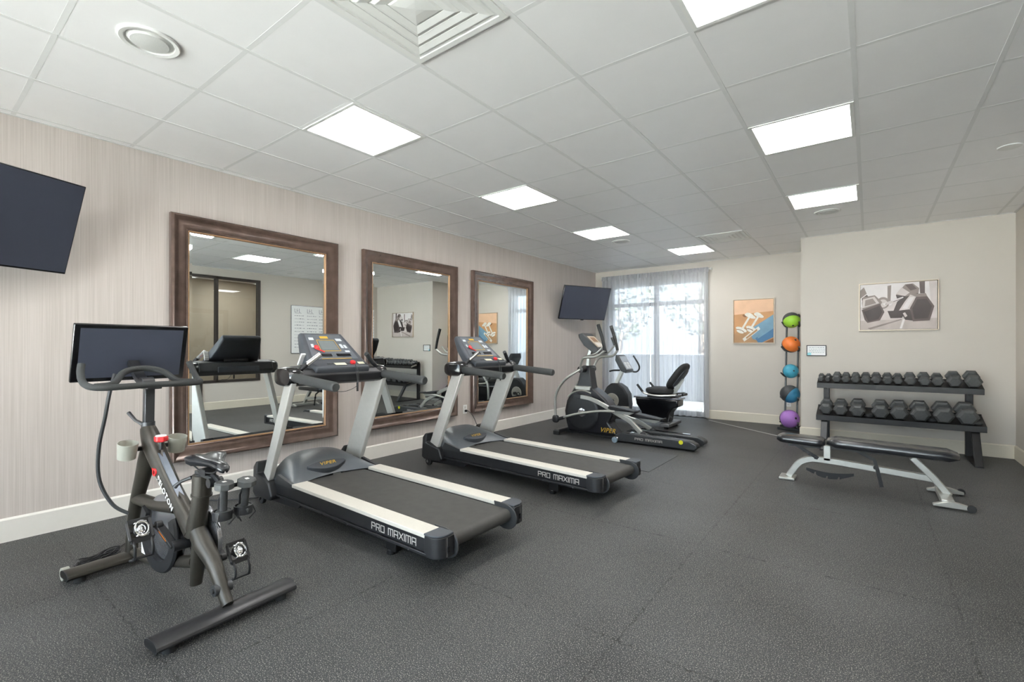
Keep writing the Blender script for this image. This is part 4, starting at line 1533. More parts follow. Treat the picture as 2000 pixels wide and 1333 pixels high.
# head, handlebar stem, knobs
b = MB().cyl((0.862, 0, 0.785), (0.862, 0, 0.835), 0.032, n=20)
b.build('head_clamp', M_gunm, bk)
MB().tube([(0.862, 0.02, 0.82), (0.90, 0.045, 0.845), (0.95, 0.06, 0.885)], [0.011, 0.008, 0.010], n=10).build('clamp_lever', M_black, bk)
st = MB().bar([(0.860, 0, 0.80), (0.850, 0, 1.03)], 0.046, 0.036, up=(1, 0, 0)).build('handlebar_post', M_gunm, bk, bevel=0.004)
b = MB()
b.cyl((0.700, 0, 0.700), (0.697, 0, 0.745), 0.010, n=10)
b.build('resistance_stem', M_black, bk)
kb = MB()
kr = []
for z, sc in ((0.742, 0.8), (0.748, 1.0), (0.768, 1.0), (0.772, 0.92)):
    kr.append([Vector((0.697 + math.cos(2 * PI * k / 36) * 0.030 * sc * (1 + 0.06 * math.cos(6 * 2 * PI * k / 36)), math.sin(2 * PI * k / 36) * 0.030 * sc * (1 + 0.06 * math.cos(6 * 2 * PI * k / 36)), z)) for k in range(36)])
kn = kb.loft(kr).build('resistance_knob', M_red, bk, label='red fluted resistance knob')
MB().lathe([(0.026, 0.7722), (0.024, 0.777), (0.003, 0.778)], 24, Matrix.Translation((0.697, 0, 0))).build('knob_cap', M_white, kn)
# handlebar: loop with rising middle and side horns
b = MB()
zb = 1.055
hb = [(0.98, 0.252, zb + 0.105), (0.955, 0.262, zb + 0.055), (0.90, 0.262, zb + 0.005), (0.81, 0.235, zb - 0.012), (0.785, 0.12, zb - 0.012), (0.785, 0.0, zb - 0.01),
      (0.785, -0.12, zb - 0.012), (0.81, -0.235, zb - 0.012), (0.90, -0.262, zb + 0.005), (0.955, -0.262, zb + 0.055), (0.98, -0.252, zb + 0.105)]
b.tube(hb, 0.0165, n=14, smooth=6)
b.tube([(0.845, 0.235, zb - 0.008), (0.875, 0.15, zb + 0.0), (0.925, 0.09, zb + 0.055), (0.95, 0.0, zb + 0.075), (0.925, -0.09, zb + 0.055), (0.875, -0.15, zb + 0.0), (0.845, -0.235, zb - 0.008)], 0.0165, n=14, smooth=6)
b.build('handlebar', M_foam, bk, label='matt black padded handlebar with side horns')
MB().box((0.835, 0, 1.035), (0.12, 0.07, 0.03)).cyl((0.88, -0.03, 1.05), (0.88, 0.03, 1.05), 0.032, n=20).build('handlebar_clamp', M_black, bk, bevel=0.004)
# screen
sr = Matrix.Rotation(R(-14), 3, 'Y')
sc0 = Vector((1.09, -0.01, 1.215))


def SP(b):
    b.v = [sr @ p + sc0 for p in b.v]
    return b


tab = SP(MB().bb(0.0, 0.022, -0.272, 0.272, -0.165, 0.165)).build('tablet', M_blackg, bk, bevel=0.006, seg=3)
SP(MB().bb(-0.0015, 0.0, -0.245, 0.245, -0.142, 0.142)).build('tablet_screen', M_screen, tab, smooth=False)
SP(MB().bb(0.022, 0.05, -0.10, 0.10, -0.10, 0.06)).build('tablet_back', M_black, tab, bevel=0.008)
MB().bar([(0.855, 0, 1.04), (0.96, 0, 1.07), (1.10, -0.01, 1.16)], 0.05, 0.03, smooth=4).build('screen_arm', M_black, bk)
# hose-like cable
MB().tube([(1.02, 0.10, 1.10), (1.0, 0.13, 0.99), (1.03, 0.14, 0.86), (1.09, 0.15, 0.68), (1.11, 0.14, 0.50), (1.08, 0.09, 0.36), (1.04, 0.03, 0.30)], 0.0095, n=10, smooth=6).build('cable_conduit', M_gunm, bk)
# cup holders: translucent grey cups either side of the neck
for s, p in ((1, Vector((0.80, 0.115, 0.70))), (-1, Vector((0.80, -0.115, 0.70)))):
    xf = Matrix.Translation(p) @ Matrix.Rotation(R(-14), 4, 'Y')
    MB().lathe([(0.030, -0.045), (0.040, -0.040), (0.046, 0.045), (0.043, 0.045), (0.037, -0.036), (0.002, -0.038)], 24, xf, cap=False).build('cup_holder', M_frost, bk, label='translucent grey cup holder')
    MB().bar([(0.83, s * 0.03, 0.70), (0.815, s * 0.08, 0.70)], 0.03, 0.02).build('cup_bracket', M_black, bk)
# weight holder behind the seat
b = MB()
b.tube([(0.14, 0, 0.645), (0.09, 0.0, 0.63), (0.03, 0.0, 0.60)], 0.012, n=10)
b.tube([(0.045, 0.01, 0.60), (0.045, -0.10, 0.60)], 0.010, n=10)
b.build('weight_bracket', M_black, bk)
for s in (1, -1):
    b = MB()
    b.lathe([(0.030, -0.024), (0.040, -0.02), (0.042, 0.02), (0.036, 0.02), (0.032, -0.018), (0.002, -0.02)], 20, Matrix.Translation((0.05, s * 0.047 - 0.047, 0.475)), cap=False)
    b.tube([(0.03, s * 0.047 - 0.047, 0.60), (0.080, s * 0.047 - 0.047, 0.54), (0.086, s * 0.047 - 0.047, 0.475)], 0.006, n=8)
    for a in (0.4, 2.3, 4.2):
        c_ = Vector((0.05, s * 0.047 - 0.047, 0.475))
        o1 = Vector((math.cos(a), math.sin(a), 0))
        b.tube([c_ + o1 * 0.038 + Vector((0, 0, 0.015)), c_ + o1 * 0.052 + Vector((0, 0, -0.02)), c_ + o1 * 0.025 + Vector((0, 0, -0.05))], 0.003, n=6)
    b.build('weight_cup', M_black, bk)

M4b = Matrix.Translation(bk.location) @ Matrix.Rotation(bk.rotation_euler.z, 4, 'Z')


def small_weight(lp, tilt, label):
    t = thing('hand_weight', label, 'dumbbell', M4b @ Vector(lp), bk.rotation_euler.z, 'small weights on the spin bike')
    rt2 = Matrix.Rotation(tilt, 3, 'Y')

    def hexhead(z0, z1, r):
        b = MB()
        rr_ = []
        for z, sc in ((z0, 0.82), (z0 + 0.006, 1), (z1 - 0.006, 1), (z1, 0.82)):
            rr_.append([rt2 @ Vector((math.cos(2 * PI * k / 8) * r * sc, math.sin(2 * PI * k / 8) * r * sc, z)) for k in range(8)])
        return b.loft(rr_)
    hexhead(0.0, 0.036, 0.034).build('weight_head', M_iron, t, angle=20)
    hexhead(0.135, 0.170, 0.042).build('weight_head', M_iron, t, angle=20)
    b = MB().cyl((0, 0, 0.03), (0, 0, 0.14), 0.016, n=14)
    b.v = [rt2 @ p for p in b.v]
    b.build('weight_handle', M_rub, t)
    b = MB().box((0, 0, 0.1706), (0.016, 0.016, 0.0012))
    b.v = [rt2 @ p for p in b.v]
    b.build('weight_mark', M_white, t, label='small white printed mark')


small_weight((0.045, 0.0, 0.460), R(-4), 'small black hand weight in the left holder behind the spin bike saddle')
small_weight((0.045, -0.094, 0.458), R(-10), 'small black hand weight in the right holder behind the spin bike saddle')

# loose cord of the bike
pts = []
rnd = random.Random(4)
base = Vector((0.82, 0.27, 0.006))
for k in range(60):
    a = k * 0.62
    pts.append((0.80 + 0.055 * math.cos(a) + rnd.uniform(-0.018, 0.018), 0.26 + 0.10 * math.sin(a * 0.93 + 0.4) + rnd.uniform(-0.02, 0.02), 0.006 + 0.010 * (0.5 + 0.5 * math.sin(a * 1.7)) + 0.0002 * k))
pts = [(0.95, 0.42, 0.02), (0.90, 0.38, 0.012)] + pts + [(0.74, 0.36, 0.008), (0.66, 0.42, 0.006), (0.55, 0.55, 0.006)]
tag(MB().tube(pts, 0.0035, n=6, smooth=3).build('power_cord', M_black), 'tangled black cord on the floor beside the front foot of the spin bike', 'power cord')

# ------------------------------------------------------------------ equipment mat
tag(MB().bb(0.75, 2.665, 4.09, 4.97, 0.0, 0.004).build('equipment_mat', mat('thin_rubber_mat', (66, 68, 69), 0.5, var=0.15, scale=40), bevel=0.001), 'thin black rubber mat on the floor between the farther treadmill and the elliptical', 'mat')

# ------------------------------------------------------------------ elliptical
el = thing('elliptical_trainer', 'black and silver elliptical trainer standing under the far television', 'elliptical machine', (0.75, 5.5, 0), 0)


def E(x, z):      # world X to local
    return (x - 0.75, z)


shell = [E(*p) for p in ((0.98, 0.05), (0.94, 0.16), (0.915, 0.33), (0.95, 0.48), (1.02, 0.60), (1.08, 0.68), (1.32, 0.69), (1.42, 0.64), (1.55, 0.54), (1.64, 0.42), (1.66, 0.32), (1.60, 0.22), (1.68, 0.12), (1.76, 0.05))]
body = MB().prism(shell, -0.11, 0.11, 'xz')  .build('body_shell', mat('shell_black', (22, 22, 28), 0.3, var=0.1), el, bevel=0.025, seg=3)
MB().lathe([(0.255, 0.0), (0.262, 0.008), (0.25, 0.018), (0.22, 0.022), (0.0, 0.022)], 48, Matrix.Translation((0.45, -0.108, 0.335)) @ Matrix.Rotation(PI / 2, 4, 'X')).build('side_disc', M_black, body)
MB().lathe([(0.0, 0.0), (0.062, 0.0), (0.068, 0.01), (0.060, 0.03), (0.03, 0.034), (0.0, 0.034)], 8, Matrix.Translation((0.47, -0.128, 0.335)) @ Matrix.Rotation(PI / 2, 4, 'X')).build('crank_hub', M_chrome, el)
for s in (-1, 1):
    MB().torus((0.45, s * 0.112, 0.335), 0.30, 0.012, 'y', 40, 8, 62, 140).build('silver_arc', M_silver2, body)
tx = text_mb('VIPER', 0.085, shear=0.35, space=1.1, bold=0.0012)
tx.v = [Vector((0.84 + p.x, -0.1115 - p.z, 0.115 + p.y)) for p in tx.v]
tx.build('logo_lettering', M_gold, body, smooth=False, label='yellow slanted lettering low on the shell')
col = MB()
rings = []
for x0, x1, y, z in ((1.08, 1.36, 0.09, 0.64), (1.11, 1.34, 0.085, 0.72), (1.14, 1.32, 0.08, 0.86), (1.16, 1.31, 0.075, 0.95), (1.17, 1.30, 0.06, 0.985)):
    rings.append([Vector((x0 - 0.75, -y, z)), Vector((x1 - 0.75, -y, z)), Vector((x1 - 0.75, y, z)), Vector((x0 - 0.75, y, z))])
col.loft(rings).build('column', M_black, el, bevel=0.02, seg=3)
MB().bb(0.34, 0.58, -0.114, 0.114, 0.64, 0.70).build('silver_band', M_silver2, el, bevel=0.012)
MB().cyl((0.47, -0.20, 0.935), (0.47, 0.20, 0.935), 0.045, n=20).build('pivot_housing', M_black, el)
MB().bar([(0.49, 0, 0.95), (0.50, 0, 1.10), (0.54, 0, 1.22)], 0.06, 0.05, up=(1, 0, 0)).build('console_neck', M_silver2, el, bevel=0.006)
cr = Matrix.Rotation(R(40), 3, 'Y')
b = MB()
prof = [(-0.21, -0.01), (-0.17, 0.045), (0.14, 0.035), (0.21, -0.005), (0.16, -0.06), (-0.04, -0.075), (-0.17, -0.04)]
b.prism(prof, -0.14, 0.14, 'xz')
cc = Vector((0.57, 0, 1.30))
b.v = [cr @ p + cc for p in b.v]
con = b.build('console', M_black, el, bevel=0.012, seg=3)
b = MB().prism([(-0.10, 0.044), (0.13, 0.037), (0.13, 0.040), (-0.10, 0.047)], -0.11, 0.11, 'xz')
b.v = [cr @ p + cc for p in b.v]
b.build('display_panel', mat('beige_panel', (176, 164, 146), 0.35), con, smooth=False)
b = MB().prism([(-0.07, 0.048), (0.02, 0.045), (0.02, 0.047), (-0.07, 0.050)], -0.06, 0.06, 'xz')
b.v = [cr @ p + cc for p in b.v]
b.build('display', mat('amber_display', (120, 84, 52), 0.3), con, smooth=False)
b = MB()
for k in range(4):
    b.prism([(0.05 + 0.02 * k, 0.044 - 0.0006 * k), (0.06 + 0.02 * k, 0.0435), (0.06 + 0.02 * k, 0.046), (0.05 + 0.02 * k, 0.046)], -0.08, 0.08, 'xz')
b.v = [cr @ p + cc for p in b.v]
b.build('button_rows', M_white, con, smooth=False)
for s in (-1, 1):
    y = s * 0.25
    up_ = (0.03 if s < 0 else -0.02)
    # moving handle: lower bow, pivot, upper grip
    low = [(0.47, s * 0.20, 0.935), (0.36, y, 0.86), (0.23, y, 0.76), (0.12, y, 0.60), (0.095, y, 0.42), (0.105, y, 0.27)]
    h_ = MB().tube(low, 0.019, n=14, smooth=6).build('swing_arm', M_silver2, el, label='bowed silver swing arm')
    MB().tube([(0.47, s * 0.20, 0.935), (0.50, s * 0.22, 1.03), (0.56, y, 1.10), (0.74, y, 1.12), (0.84 + up_, y, 1.20)], 0.017, n=14, smooth=6).build('handle_tube', M_silver2, el)
    MB().tube([(0.84 + up_, y, 1.20), (0.80 + up_, y, 1.37), (0.74 + up_, y, 1.55)], [0.020, 0.022, 0.024], n=16, smooth=5).build('handle_grip', M_foam, el, label='tall black foam grip')
    MB().ellip((0.105, y, 0.225), (0.05, 0.035, 0.055), e=0.7).build('lower_joint', M_black, el)
    # connecting bar to the pedal beam
    MB().tube([(0.12, y, 0.215), (0.40, y, 0.31), (0.75, y, 0.385), (1.00, s * 0.23, 0.40)], 0.017, n=12, smooth=5).build('link_bar', M_silver2, el)
    MB().tube([(0.12, y, 0.215), (0.24, y, 0.255)], 0.022, n=12).build('link_sleeve', M_black, el)
    dz = 0.0 if s < 0 else -0.12
    MB().bar([(0.42, s * 0.17, 0.56 + dz * 0.8), (0.62, s * 0.17, 0.535 + dz), (0.82, s * 0.17, 0.46 + dz), (1.0, s * 0.17, 0.37 + dz * 0.8), (1.18, s * 0.17, 0.285 + dz * 0.5), (1.28, s * 0.17, 0.20 + dz * 0.2), (1.34, s * 0.17, 0.145)], 0.04, 0.055, smooth=5).build('pedal_beam', M_silver2, el, bevel=0.006)
    MB().bar([(0.36, s * 0.17, 0.565 + dz * 0.8), (0.47, s * 0.17, 0.555 + dz * 0.8)], 0.05, 0.065).build('beam_sleeve', M_black, el, bevel=0.008)
    # foot plate
    px0, pz = (0.90, 0.435) if s < 0 else (1.12, 0.31)
    b = MB()
    b.prism([(px0, pz), (px0 + 0.02, pz + 0.035), (px0 + 0.10, pz + 0.028), (px0 + 0.36, pz - 0.012), (px0 + 0.40, pz + 0.0), (px0 + 0.40, pz - 0.03), (px0 + 0.05, pz - 0.02)], s * 0.17 - 0.075, s * 0.17 + 0.075, 'xz')
    b.build('foot_pedal', M_black, el, bevel=0.01, seg=3)
    MB().prism([(px0 + 0.04, pz - 0.021), (px0 + 0.36, pz - 0.031), (px0 + 0.28, pz - 0.075), (px0 + 0.10, pz - 0.06)], s * 0.17 - 0.03, s * 0.17 + 0.03, 'xz').build('pedal_bracket', M_silver2, el, bevel=0.004)
    # ramp track
    pr = [E(*p) for p in ((1.76, 0.015), (1.76, 0.10), (1.84, 0.135), (2.62, 0.125), (2.72, 0.12), (2.79, 0.085), (2.80, 0.05), (2.77, 0.015))]
    tr_ = MB().prism(pr, s * 0.17 - 0.065, s * 0.17 + 0.065, 'xz').build('ramp_track', M_gunm, el, bevel=0.015, seg=3)
    MB().prism([E(*p) for p in ((1.95, 0.134), (2.60, 0.128), (2.60, 0.137), (1.95, 0.143))], s * 0.17 - 0.03, s * 0.17 + 0.03, 'xz').build('track_rail', M_chrome, tr_)
    MB().ellip((1.36, s * 0.17, 0.14), (0.04, 0.03, 0.03)).build('beam_roller', M_black, el)
    if s < 0:
        MB().lathe([(0.026, 0), (0.026, 0.003), (0.002, 0.003)], 20, Matrix.Translation((1.86, -0.237, 0.10)) @ Matrix.Rotation(PI / 2, 4, 'X')).build('yellow_sticker', mat('yellow_sticker', (226, 222, 40), 0.4), tr_)
        tt, wd = tech_text('PRO MAXIMA', 0.026, 0.0008)
        k = 0.36 / wd
        tt.v = [Vector((1.28 + p.x * k, p.y - 0.2368, p.z + 0.062)) for p in tt.v]
        tt.build('track_lettering', M_lett, tr_, smooth=False)
MB().bb(0.98, 1.06, -0.26, 0.26, 0.03, 0.075).build('middle_stabilizer', M_steel, el, bevel=0.01)
for s in (-1, 1):
    MB().lathe([(0.01, -0.02), (0.036, -0.018), (0.038, 0.018), (0.01, 0.02)], 20, Matrix.Translation((1.02, s * 0.265, 0.038)) @ Matrix.Rotation(PI / 2, 4, 'X')).build('middle_wheel', mat('bluish_plastic', (128, 146, 160), 0.3), el)
MB().bb(0.08, 0.16, -0.26, 0.26, 0.02, 0.075).build('front_stabilizer', M_gunm, el, bevel=0.012)
for s in (-1, 1):
    MB().bb(0.07, 0.17, s * 0.25 - 0.02, s * 0.25 + 0.02, 0.0, 0.06).build('stabilizer_foot', M_rub, el, bevel=0.01)
MB().bb(0.10, 1.95, -0.03, 0.03, 0.015, 0.06).build('base_beam', M_black, el)
MB().tube([(0.545, 0.14, 1.12), (0.70, 0.17, 1.16), (0.82, 0.17, 1.28)], 0.012, n=10, smooth=4).build('pulse_handle', M_silver2, el)
MB().tube([(0.815, 0.17, 1.27), (0.77, 0.17, 1.38)], 0.016, n=12).build('pulse_grip', M_foam, el)
MB().tube([(0.545, -0.14, 1.12), (0.70, -0.17, 1.16), (0.80, -0.17, 1.25)], 0.012, n=10, smooth=4).build('pulse_handle', M_silver2, el)

# ------------------------------------------------------------------ recumbent bike
rb = thing('recumbent_bike', 'recumbent exercise bike with tall backrest in front of the sheer curtain', 'exercise bike', (0.75, 6.88, 0), 0)


def RB(x, z):
    return (x - 0.75, z)


pr = [RB(*p) for p in ((0.84, 0.10), (0.80, 0.30), (0.83, 0.46), (0.90, 0.58), (0.98, 0.645), (1.10, 0.645), (1.20, 0.58), (1.27, 0.47), (1.29, 0.30), (1.26, 0.12))]
sh = MB().prism(pr, -0.10, 0.10, 'xz').build('drive_housing', M_black, rb, bevel=0.025, seg=3)
MB().lathe([(0.0, 0.0), (0.115, 0.0), (0.12, 0.006), (0.112, 0.012), (0.0, 0.014)], 40, Matrix.Translation((0.255, -0.10, 0.36)) @ Matrix.Rotation(PI / 2, 4, 'X')).build('side_disc', mat('disc_grey', (168, 168, 160), 0.4), sh)
MB().cyl((0.27, -0.16, 0.355), (0.27, 0.16, 0.355), 0.028, n=16).build('crank_axle', M_black, rb)
for s in (-1, 1):
    tip = Vector((0.27 + s * 0.13, s * 0.15, 0.36 + s * 0.05))
    MB().bar([(0.27, s * 0.15, 0.355), tip], 0.016, 0.03, up=(0, 1, 0)).build('crank_arm', M_black, rb)
    pdl = MB().box(tip + Vector((0.0, s * 0.055, 0)), (0.10, 0.08, 0.022)).build('pedal', M_black, rb, bevel=0.004)
    MB().torus(tip + Vector((0.0, s * 0.055, 0.02)), 0.055, 0.009, 'x', 16, 6, 0, 180).build('pedal_strap', M_black, pdl)
MB().bar([(0.28, 0, 0.62), (0.40, 0, 0.86)], 0.06, 0.06, up=(1, 0, 0)).build('console_mast', M_silver2, rb, bevel=0.006)
cr = Matrix.Rotation(R(58), 3, 'Y')
cc = Vector((0.42, 0, 0.97))
b = MB().prism([(-0.17, 0.01), (-0.14, 0.04), (0.15, 0.035), (0.18, 0.0), (0.10, -0.06), (-0.10, -0.05)], -0.15, 0.15, 'xz')
b.v = [cr @ p + cc for p in b.v]
con = b.build('console', M_gunm, rb, bevel=0.015, seg=3)
b = MB().prism([(-0.12, 0.039), (0.13, 0.036), (0.13, 0.040), (-0.12, 0.043)], -0.12, 0.12, 'xz')
b.v = [cr @ p + cc for p in b.v]
b.build('display_panel', mat('console_grey', (150, 156, 164), 0.3), con, smooth=False)
b = MB()
for k in range(5):
    for q in (-0.09, 0.01):
        b.prism([(0.0 + 0.024 * k, 0.041), (0.014 + 0.024 * k, 0.0405), (0.014 + 0.024 * k, 0.0435), (0.0 + 0.024 * k, 0.0435)], q, q + 0.08, 'xz')
b.v = [cr @ p + cc for p in b.v]
b.build('button_rows', M_white, con, smooth=False)
for s in (-1, 1):
    MB().tube([(0.43, s * 0.10, 0.86), (0.55, s * 0.20, 0.83), (0.58, s * 0.26, 0.92), (0.47, s * 0.27, 1.10)] if s > 0 else [(0.36, -0.04, 0.86), (0.30, -0.16, 0.86), (0.28, -0.24, 0.85)], 0.014, n=10, smooth=5).build('console_handle', M_foam, rb)
MB().bar([(0.45, 0, 0.16), (0.85, 0, 0.13), (1.20, 0, 0.12)], 0.11, 0.09).build('main_beam', M_black, rb, bevel=0.015)
ped = [RB(*p) for p in ((1.42, 0.44), (2.10, 0.44), (2.10, 0.33), (2.02, 0.30), (1.96, 0.22), (1.94, 0.08), (1.56, 0.08), (1.52, 0.22), (1.44, 0.34))]
MB().prism(ped, -0.14, 0.14, 'xz').build('seat_pedestal', M_blackg, rb, bevel=0.02, seg=3)
MB().bb(0.64, 1.38, -0.13, 0.13, 0.435, 0.462).build('seat_rail', M_steel, rb, bevel=0.008)
MB().bb(0.88, 1.26, -0.17, 0.17, 0.46, 0.52).build('seat_carriage', M_black, rb, bevel=0.01)
MB().ellip((1.04, 0, 0.565), (0.21, 0.22, 0.055), 28, 12, None, 0, 0.6).build('seat_cushion', M_rub, rb, label='black padded seat')
br = Matrix.Rotation(R(36), 3, 'Y')
MB().ellip((1.31, 0, 0.80), (0.055, 0.23, 0.235), 28, 14, br, 0, 0.7).build('backrest', M_rub, rb, label='tall tilted dark backrest')
MB().ellip((1.345, 0, 0.775), (0.035, 0.15, 0.17), 20, 10, br, 0, 0.7).build('backrest_shell', M_char, rb)
MB().bar([(1.22, 0, 0.50), (1.30, 0, 0.62), (1.38, 0, 0.76)], 0.06, 0.03, up=(0, 1, 0)).build('backrest_post', M_silver2, rb)
for s in (-1, 1):
    MB().tube([(1.35, s * 0.20, 0.52), (1.10, s * 0.26, 0.50), (0.90, s * 0.27, 0.52), (0.84, s * 0.27, 0.56)], 0.014, n=10, smooth=5).build('side_rail', M_silver2, rb)
    MB().tube([(0.85, s * 0.27, 0.55), (0.76, s * 0.27, 0.66)], 0.018, n=12).build('side_grip', M_foam, rb)
    MB().cyl((1.36, s * 0.05, 0.50), (1.36, s * 0.24, 0.50), 0.022, n=12).build('adjuster_knob', M_black, rb)
MB().bb(1.13, 1.27, -0.29, 0.29, 0.03, 0.085).build('rear_stabilizer', mat('mid_grey_metal', (118, 120, 122), 0.4, 0.2), rb, bevel=0.015, seg=3)
MB().bb(0.08, 0.20, -0.27, 0.27, 0.03, 0.085).build('front_stabilizer', M_gunm, rb, bevel=0.015, seg=3)
for x in (0.14, 1.20):
    for s in (-1, 1):
        MB().cyl((x, s * 0.22, 0.0), (x, s * 0.22, 0.035), 0.03, n=14).build('stabilizer_foot', M_rub, rb)
MB().bb(0.10, 0.55, -0.06, 0.06, 0.05, 0.14).build('front_beam', M_black, rb, bevel=0.01)

# ------------------------------------------------------------------ medicine ball rack
br_ = thing('ball_rack', 'tall dark leaning rack holding five medicine balls in the recess', 'ball rack', (3.475, 7.85, 0), 0)


def upy(z):      # lean of the uprights
    return -0.15 + 0.235 * (z / 1.75)


for s in (-1, 1):
    x = s * 0.078
    MB().bar([(x * 1.0, upy(0.03), 0.03), (x, upy(1.75), 1.75)], 0.022, 0.045, up=(0, 1, 0)).build('upright', M_gunm, br_, bevel=0.004)
balls = [(1.655, 0.118), (1.285, 0.122), (0.885, 0.105), (0.548, 0.132), (0.185, 0.132)]
for z, r in balls:
    zz = z - r * 0.62
    for s in (-1, 1):
        b = MB()
        y0 = upy(zz)
        b.tube([(s * 0.078, y0, zz - 0.03), (s * 0.098, y0 - 0.06, zz - 0.01), (s * 0.112, y0 - 0.24, zz + 0.04)], 0.011, n=10, smooth=3)
        b.build('ball_arm', M_black, br_)
MB().bb(-0.17, 0.17, -0.21, -0.16, 0.0, 0.035).bb(-0.17, 0.17, 0.06, 0.11, 0.0, 0.035).bb(-0.088, -0.068, -0.16, 0.06, 0.005, 0.03).bb(0.068, 0.088, -0.16, 0.06, 0.005, 0.03).build('base', M_rack, br_, bevel=0.004)
MB().bb(-0.10, 0.10, upy(1.72) - 0.01, upy(1.72) + 0.01, 1.70, 1.74).build('top_bar', M_gunm, br_)
M_dk = mat('ball_dark', (62, 64, 66), 0.6, var=0.08, scale=60, bump=0.2)
ballcols = [('lime', (146, 196, 56), 'lime green and black medicine ball at the top of the ball rack', (0.25, -0.62, -0.74), 0.12),
            ('orange', (222, 118, 48), 'orange and black medicine ball second from the top of the ball rack', (0.55, -0.6, 0.55), -0.2),
            ('teal', (68, 160, 186), 'bright blue and black medicine ball in the middle of the ball rack', (0.5, -0.85, 0.1), -0.05),
            ('blue', (44, 116, 150), 'mostly black medicine ball with blue side, second from the bottom of the ball rack', (0.8, -0.3, -0.5), 0.2),
            ('purple', (166, 116, 192), 'purple and black medicine ball at the bottom of the ball rack', (0.7, -0.7, 0.2), -0.25)]
for (z, r), (cn, rgb, lb, ax, cut) in zip(balls, ballcols):
    zz = z - r * 0.62
    t = thing('medicine_ball', lb, 'medicine ball', (3.475, 7.85 + upy(zz) - 0.03 - r, z), 0, 'medicine balls')
    d = Vector(ax).normalized()
    q = Vector((0, 0, 1)).rotation_difference(d).to_matrix()
    mcol = mat('ball_' + cn, rgb, 0.5, var=0.05, scale=60, bump=0.2)

    def cap_rings(a0, a1, rr_):
        rings = []
        for k in range(13):
            a = a0 + (a1 - a0) * k / 12
            a = max(0.02, min(PI - 0.02, a))
            rings.append([q @ Vector((rr_ * math.sin(a) * math.cos(2 * PI * j / 32), rr_ * math.sin(a) * math.sin(2 * PI * j / 32), rr_ * math.cos(a))) for j in range(32)])
        return rings
    ac = math.acos(cut)
    MB().loft(cap_rings(0, ac, r)).build('coloured_half', mcol, t, angle=60)
    MB().loft(cap_rings(ac, PI, r)).build('black_half', M_dk, t, angle=60)
    bb_ = MB()
    rings = cap_rings(ac - 0.03, ac + 0.03, r * 1.006)
    bb_.loft(rings, cap=False)
    bb_.build('seam_band', M_black, t, angle=60)
    # logo patch on the coloured half
    pm = MB().lathe([(r * 0.13, 0), (r * 0.12, 0.002), (0.002, 0.002)], 16, Matrix.Translation(d * (r * 0.994)) @ q.to_4x4())
    pm.build('logo_patch', M_black, t)

# ------------------------------------------------------------------ dumbbell rack
rx0, rx1 = 3.885, 5.405
dr = thing('dumbbell_rack', 'black two-tier dumbbell rack against the wall behind the weight bench', 'dumbbell rack', (4.645, 6.75, 0), 0)
L0 = (rx1 - rx0) / 2
for (yf, zf, yr, zr, nm) in ((-0.11, 0.795, 0.155, 0.865, 'upper_shelf'), (-0.25, 0.405, 0.07, 0.49, 'lower_shelf')):
    b = MB()
    b.prism([(yf, zf), (yf, zf - 0.065), (yf + 0.012, zf - 0.065), (yf + 0.012, zf - 0.012), (yr - 0.012, zr - 0.012), (yr - 0.012, zr - 0.05), (yr, zr - 0.05), (yr, zr + 0.012), (yr - 0.008, zr + 0.012), (yr - 0.008, zr), (yf + 0.012, zf + 0.0)], -L0, L0, 'yz')
    b.build(nm, M_rack, dr, smooth=False, bevel=0.002)
for s in (-1, 1):
    x = s * 0.675
    MB().bb(x - 0.032, x + 0.032, 0.165, 0.225, 0.0, 0.84).build('rear_post', M_rack, dr, bevel=0.004)
    MB().bar([(x, -0.42, 0.0), (x, -0.20, 0.34), (x, 0.17, 0.42)], 0.066, 0.045, up=(0, 0.6, 1)).build('front_leg', M_rack if s > 0 else M_gunm, dr, bevel=0.004)
    MB().bb(x - 0.034, x + 0.034, -0.44, 0.22, 0.0, 0.014).build('floor_runner', M_rack, dr)
    MB().prism([(-0.10, 0.73), (0.19, 0.80), (0.19, 0.70)], x - 0.006, x + 0.006, 'yz').build('shelf_bracket', M_rack, dr)
# saddles of the lower tier
b = None
for X in (4.41, 4.976, 5.335):
    MB().lathe([(0.045, -0.02), (0.05, -0.005), (0.042, 0.018), (0.002, 0.02)], 20, Matrix.Translation((X - 4.645, -0.17, 0.44)) @ Matrix.Rotation(R(14), 4, 'X')).build('shelf_saddle', M_rub, dr)


def dumbbell(ap, hl, grip, label, group):
    """hexagonal dumbbell along local Y; ap = apothem of the head, hl head length"""
    t = thing('dumbbell', label, 'dumbbell', (0, 0, 0), 0, group)
    rr_ = ap / math.cos(PI / 6)
    for s in (-1, 1):
        rings = []
        for d, sc in ((0, 0.80), (0.12, 0.97), (0.2, 1.0), (0.72, 1.0), (0.84, 0.93), (1.0, 0.70)):
            y = s * (grip / 2 + hl * d)
            rings.append([Vector((rr_ * sc * math.cos(k * PI / 3), y, ap + rr_ * sc * math.sin(k * PI / 3))) for k in range(6)])
        MB().loft(rings).build('dumbbell_head', M_iron, t, angle=15)
    MB().tube([(0, -grip / 2 - 0.004, ap), (0, -grip / 4, ap), (0, 0, ap), (0, grip / 4, ap), (0, grip / 2 + 0.004, ap)], [0.013, 0.015, 0.017, 0.015, 0.013], n=14, smooth=3).build('dumbbell_handle', M_steel, t)
    return t


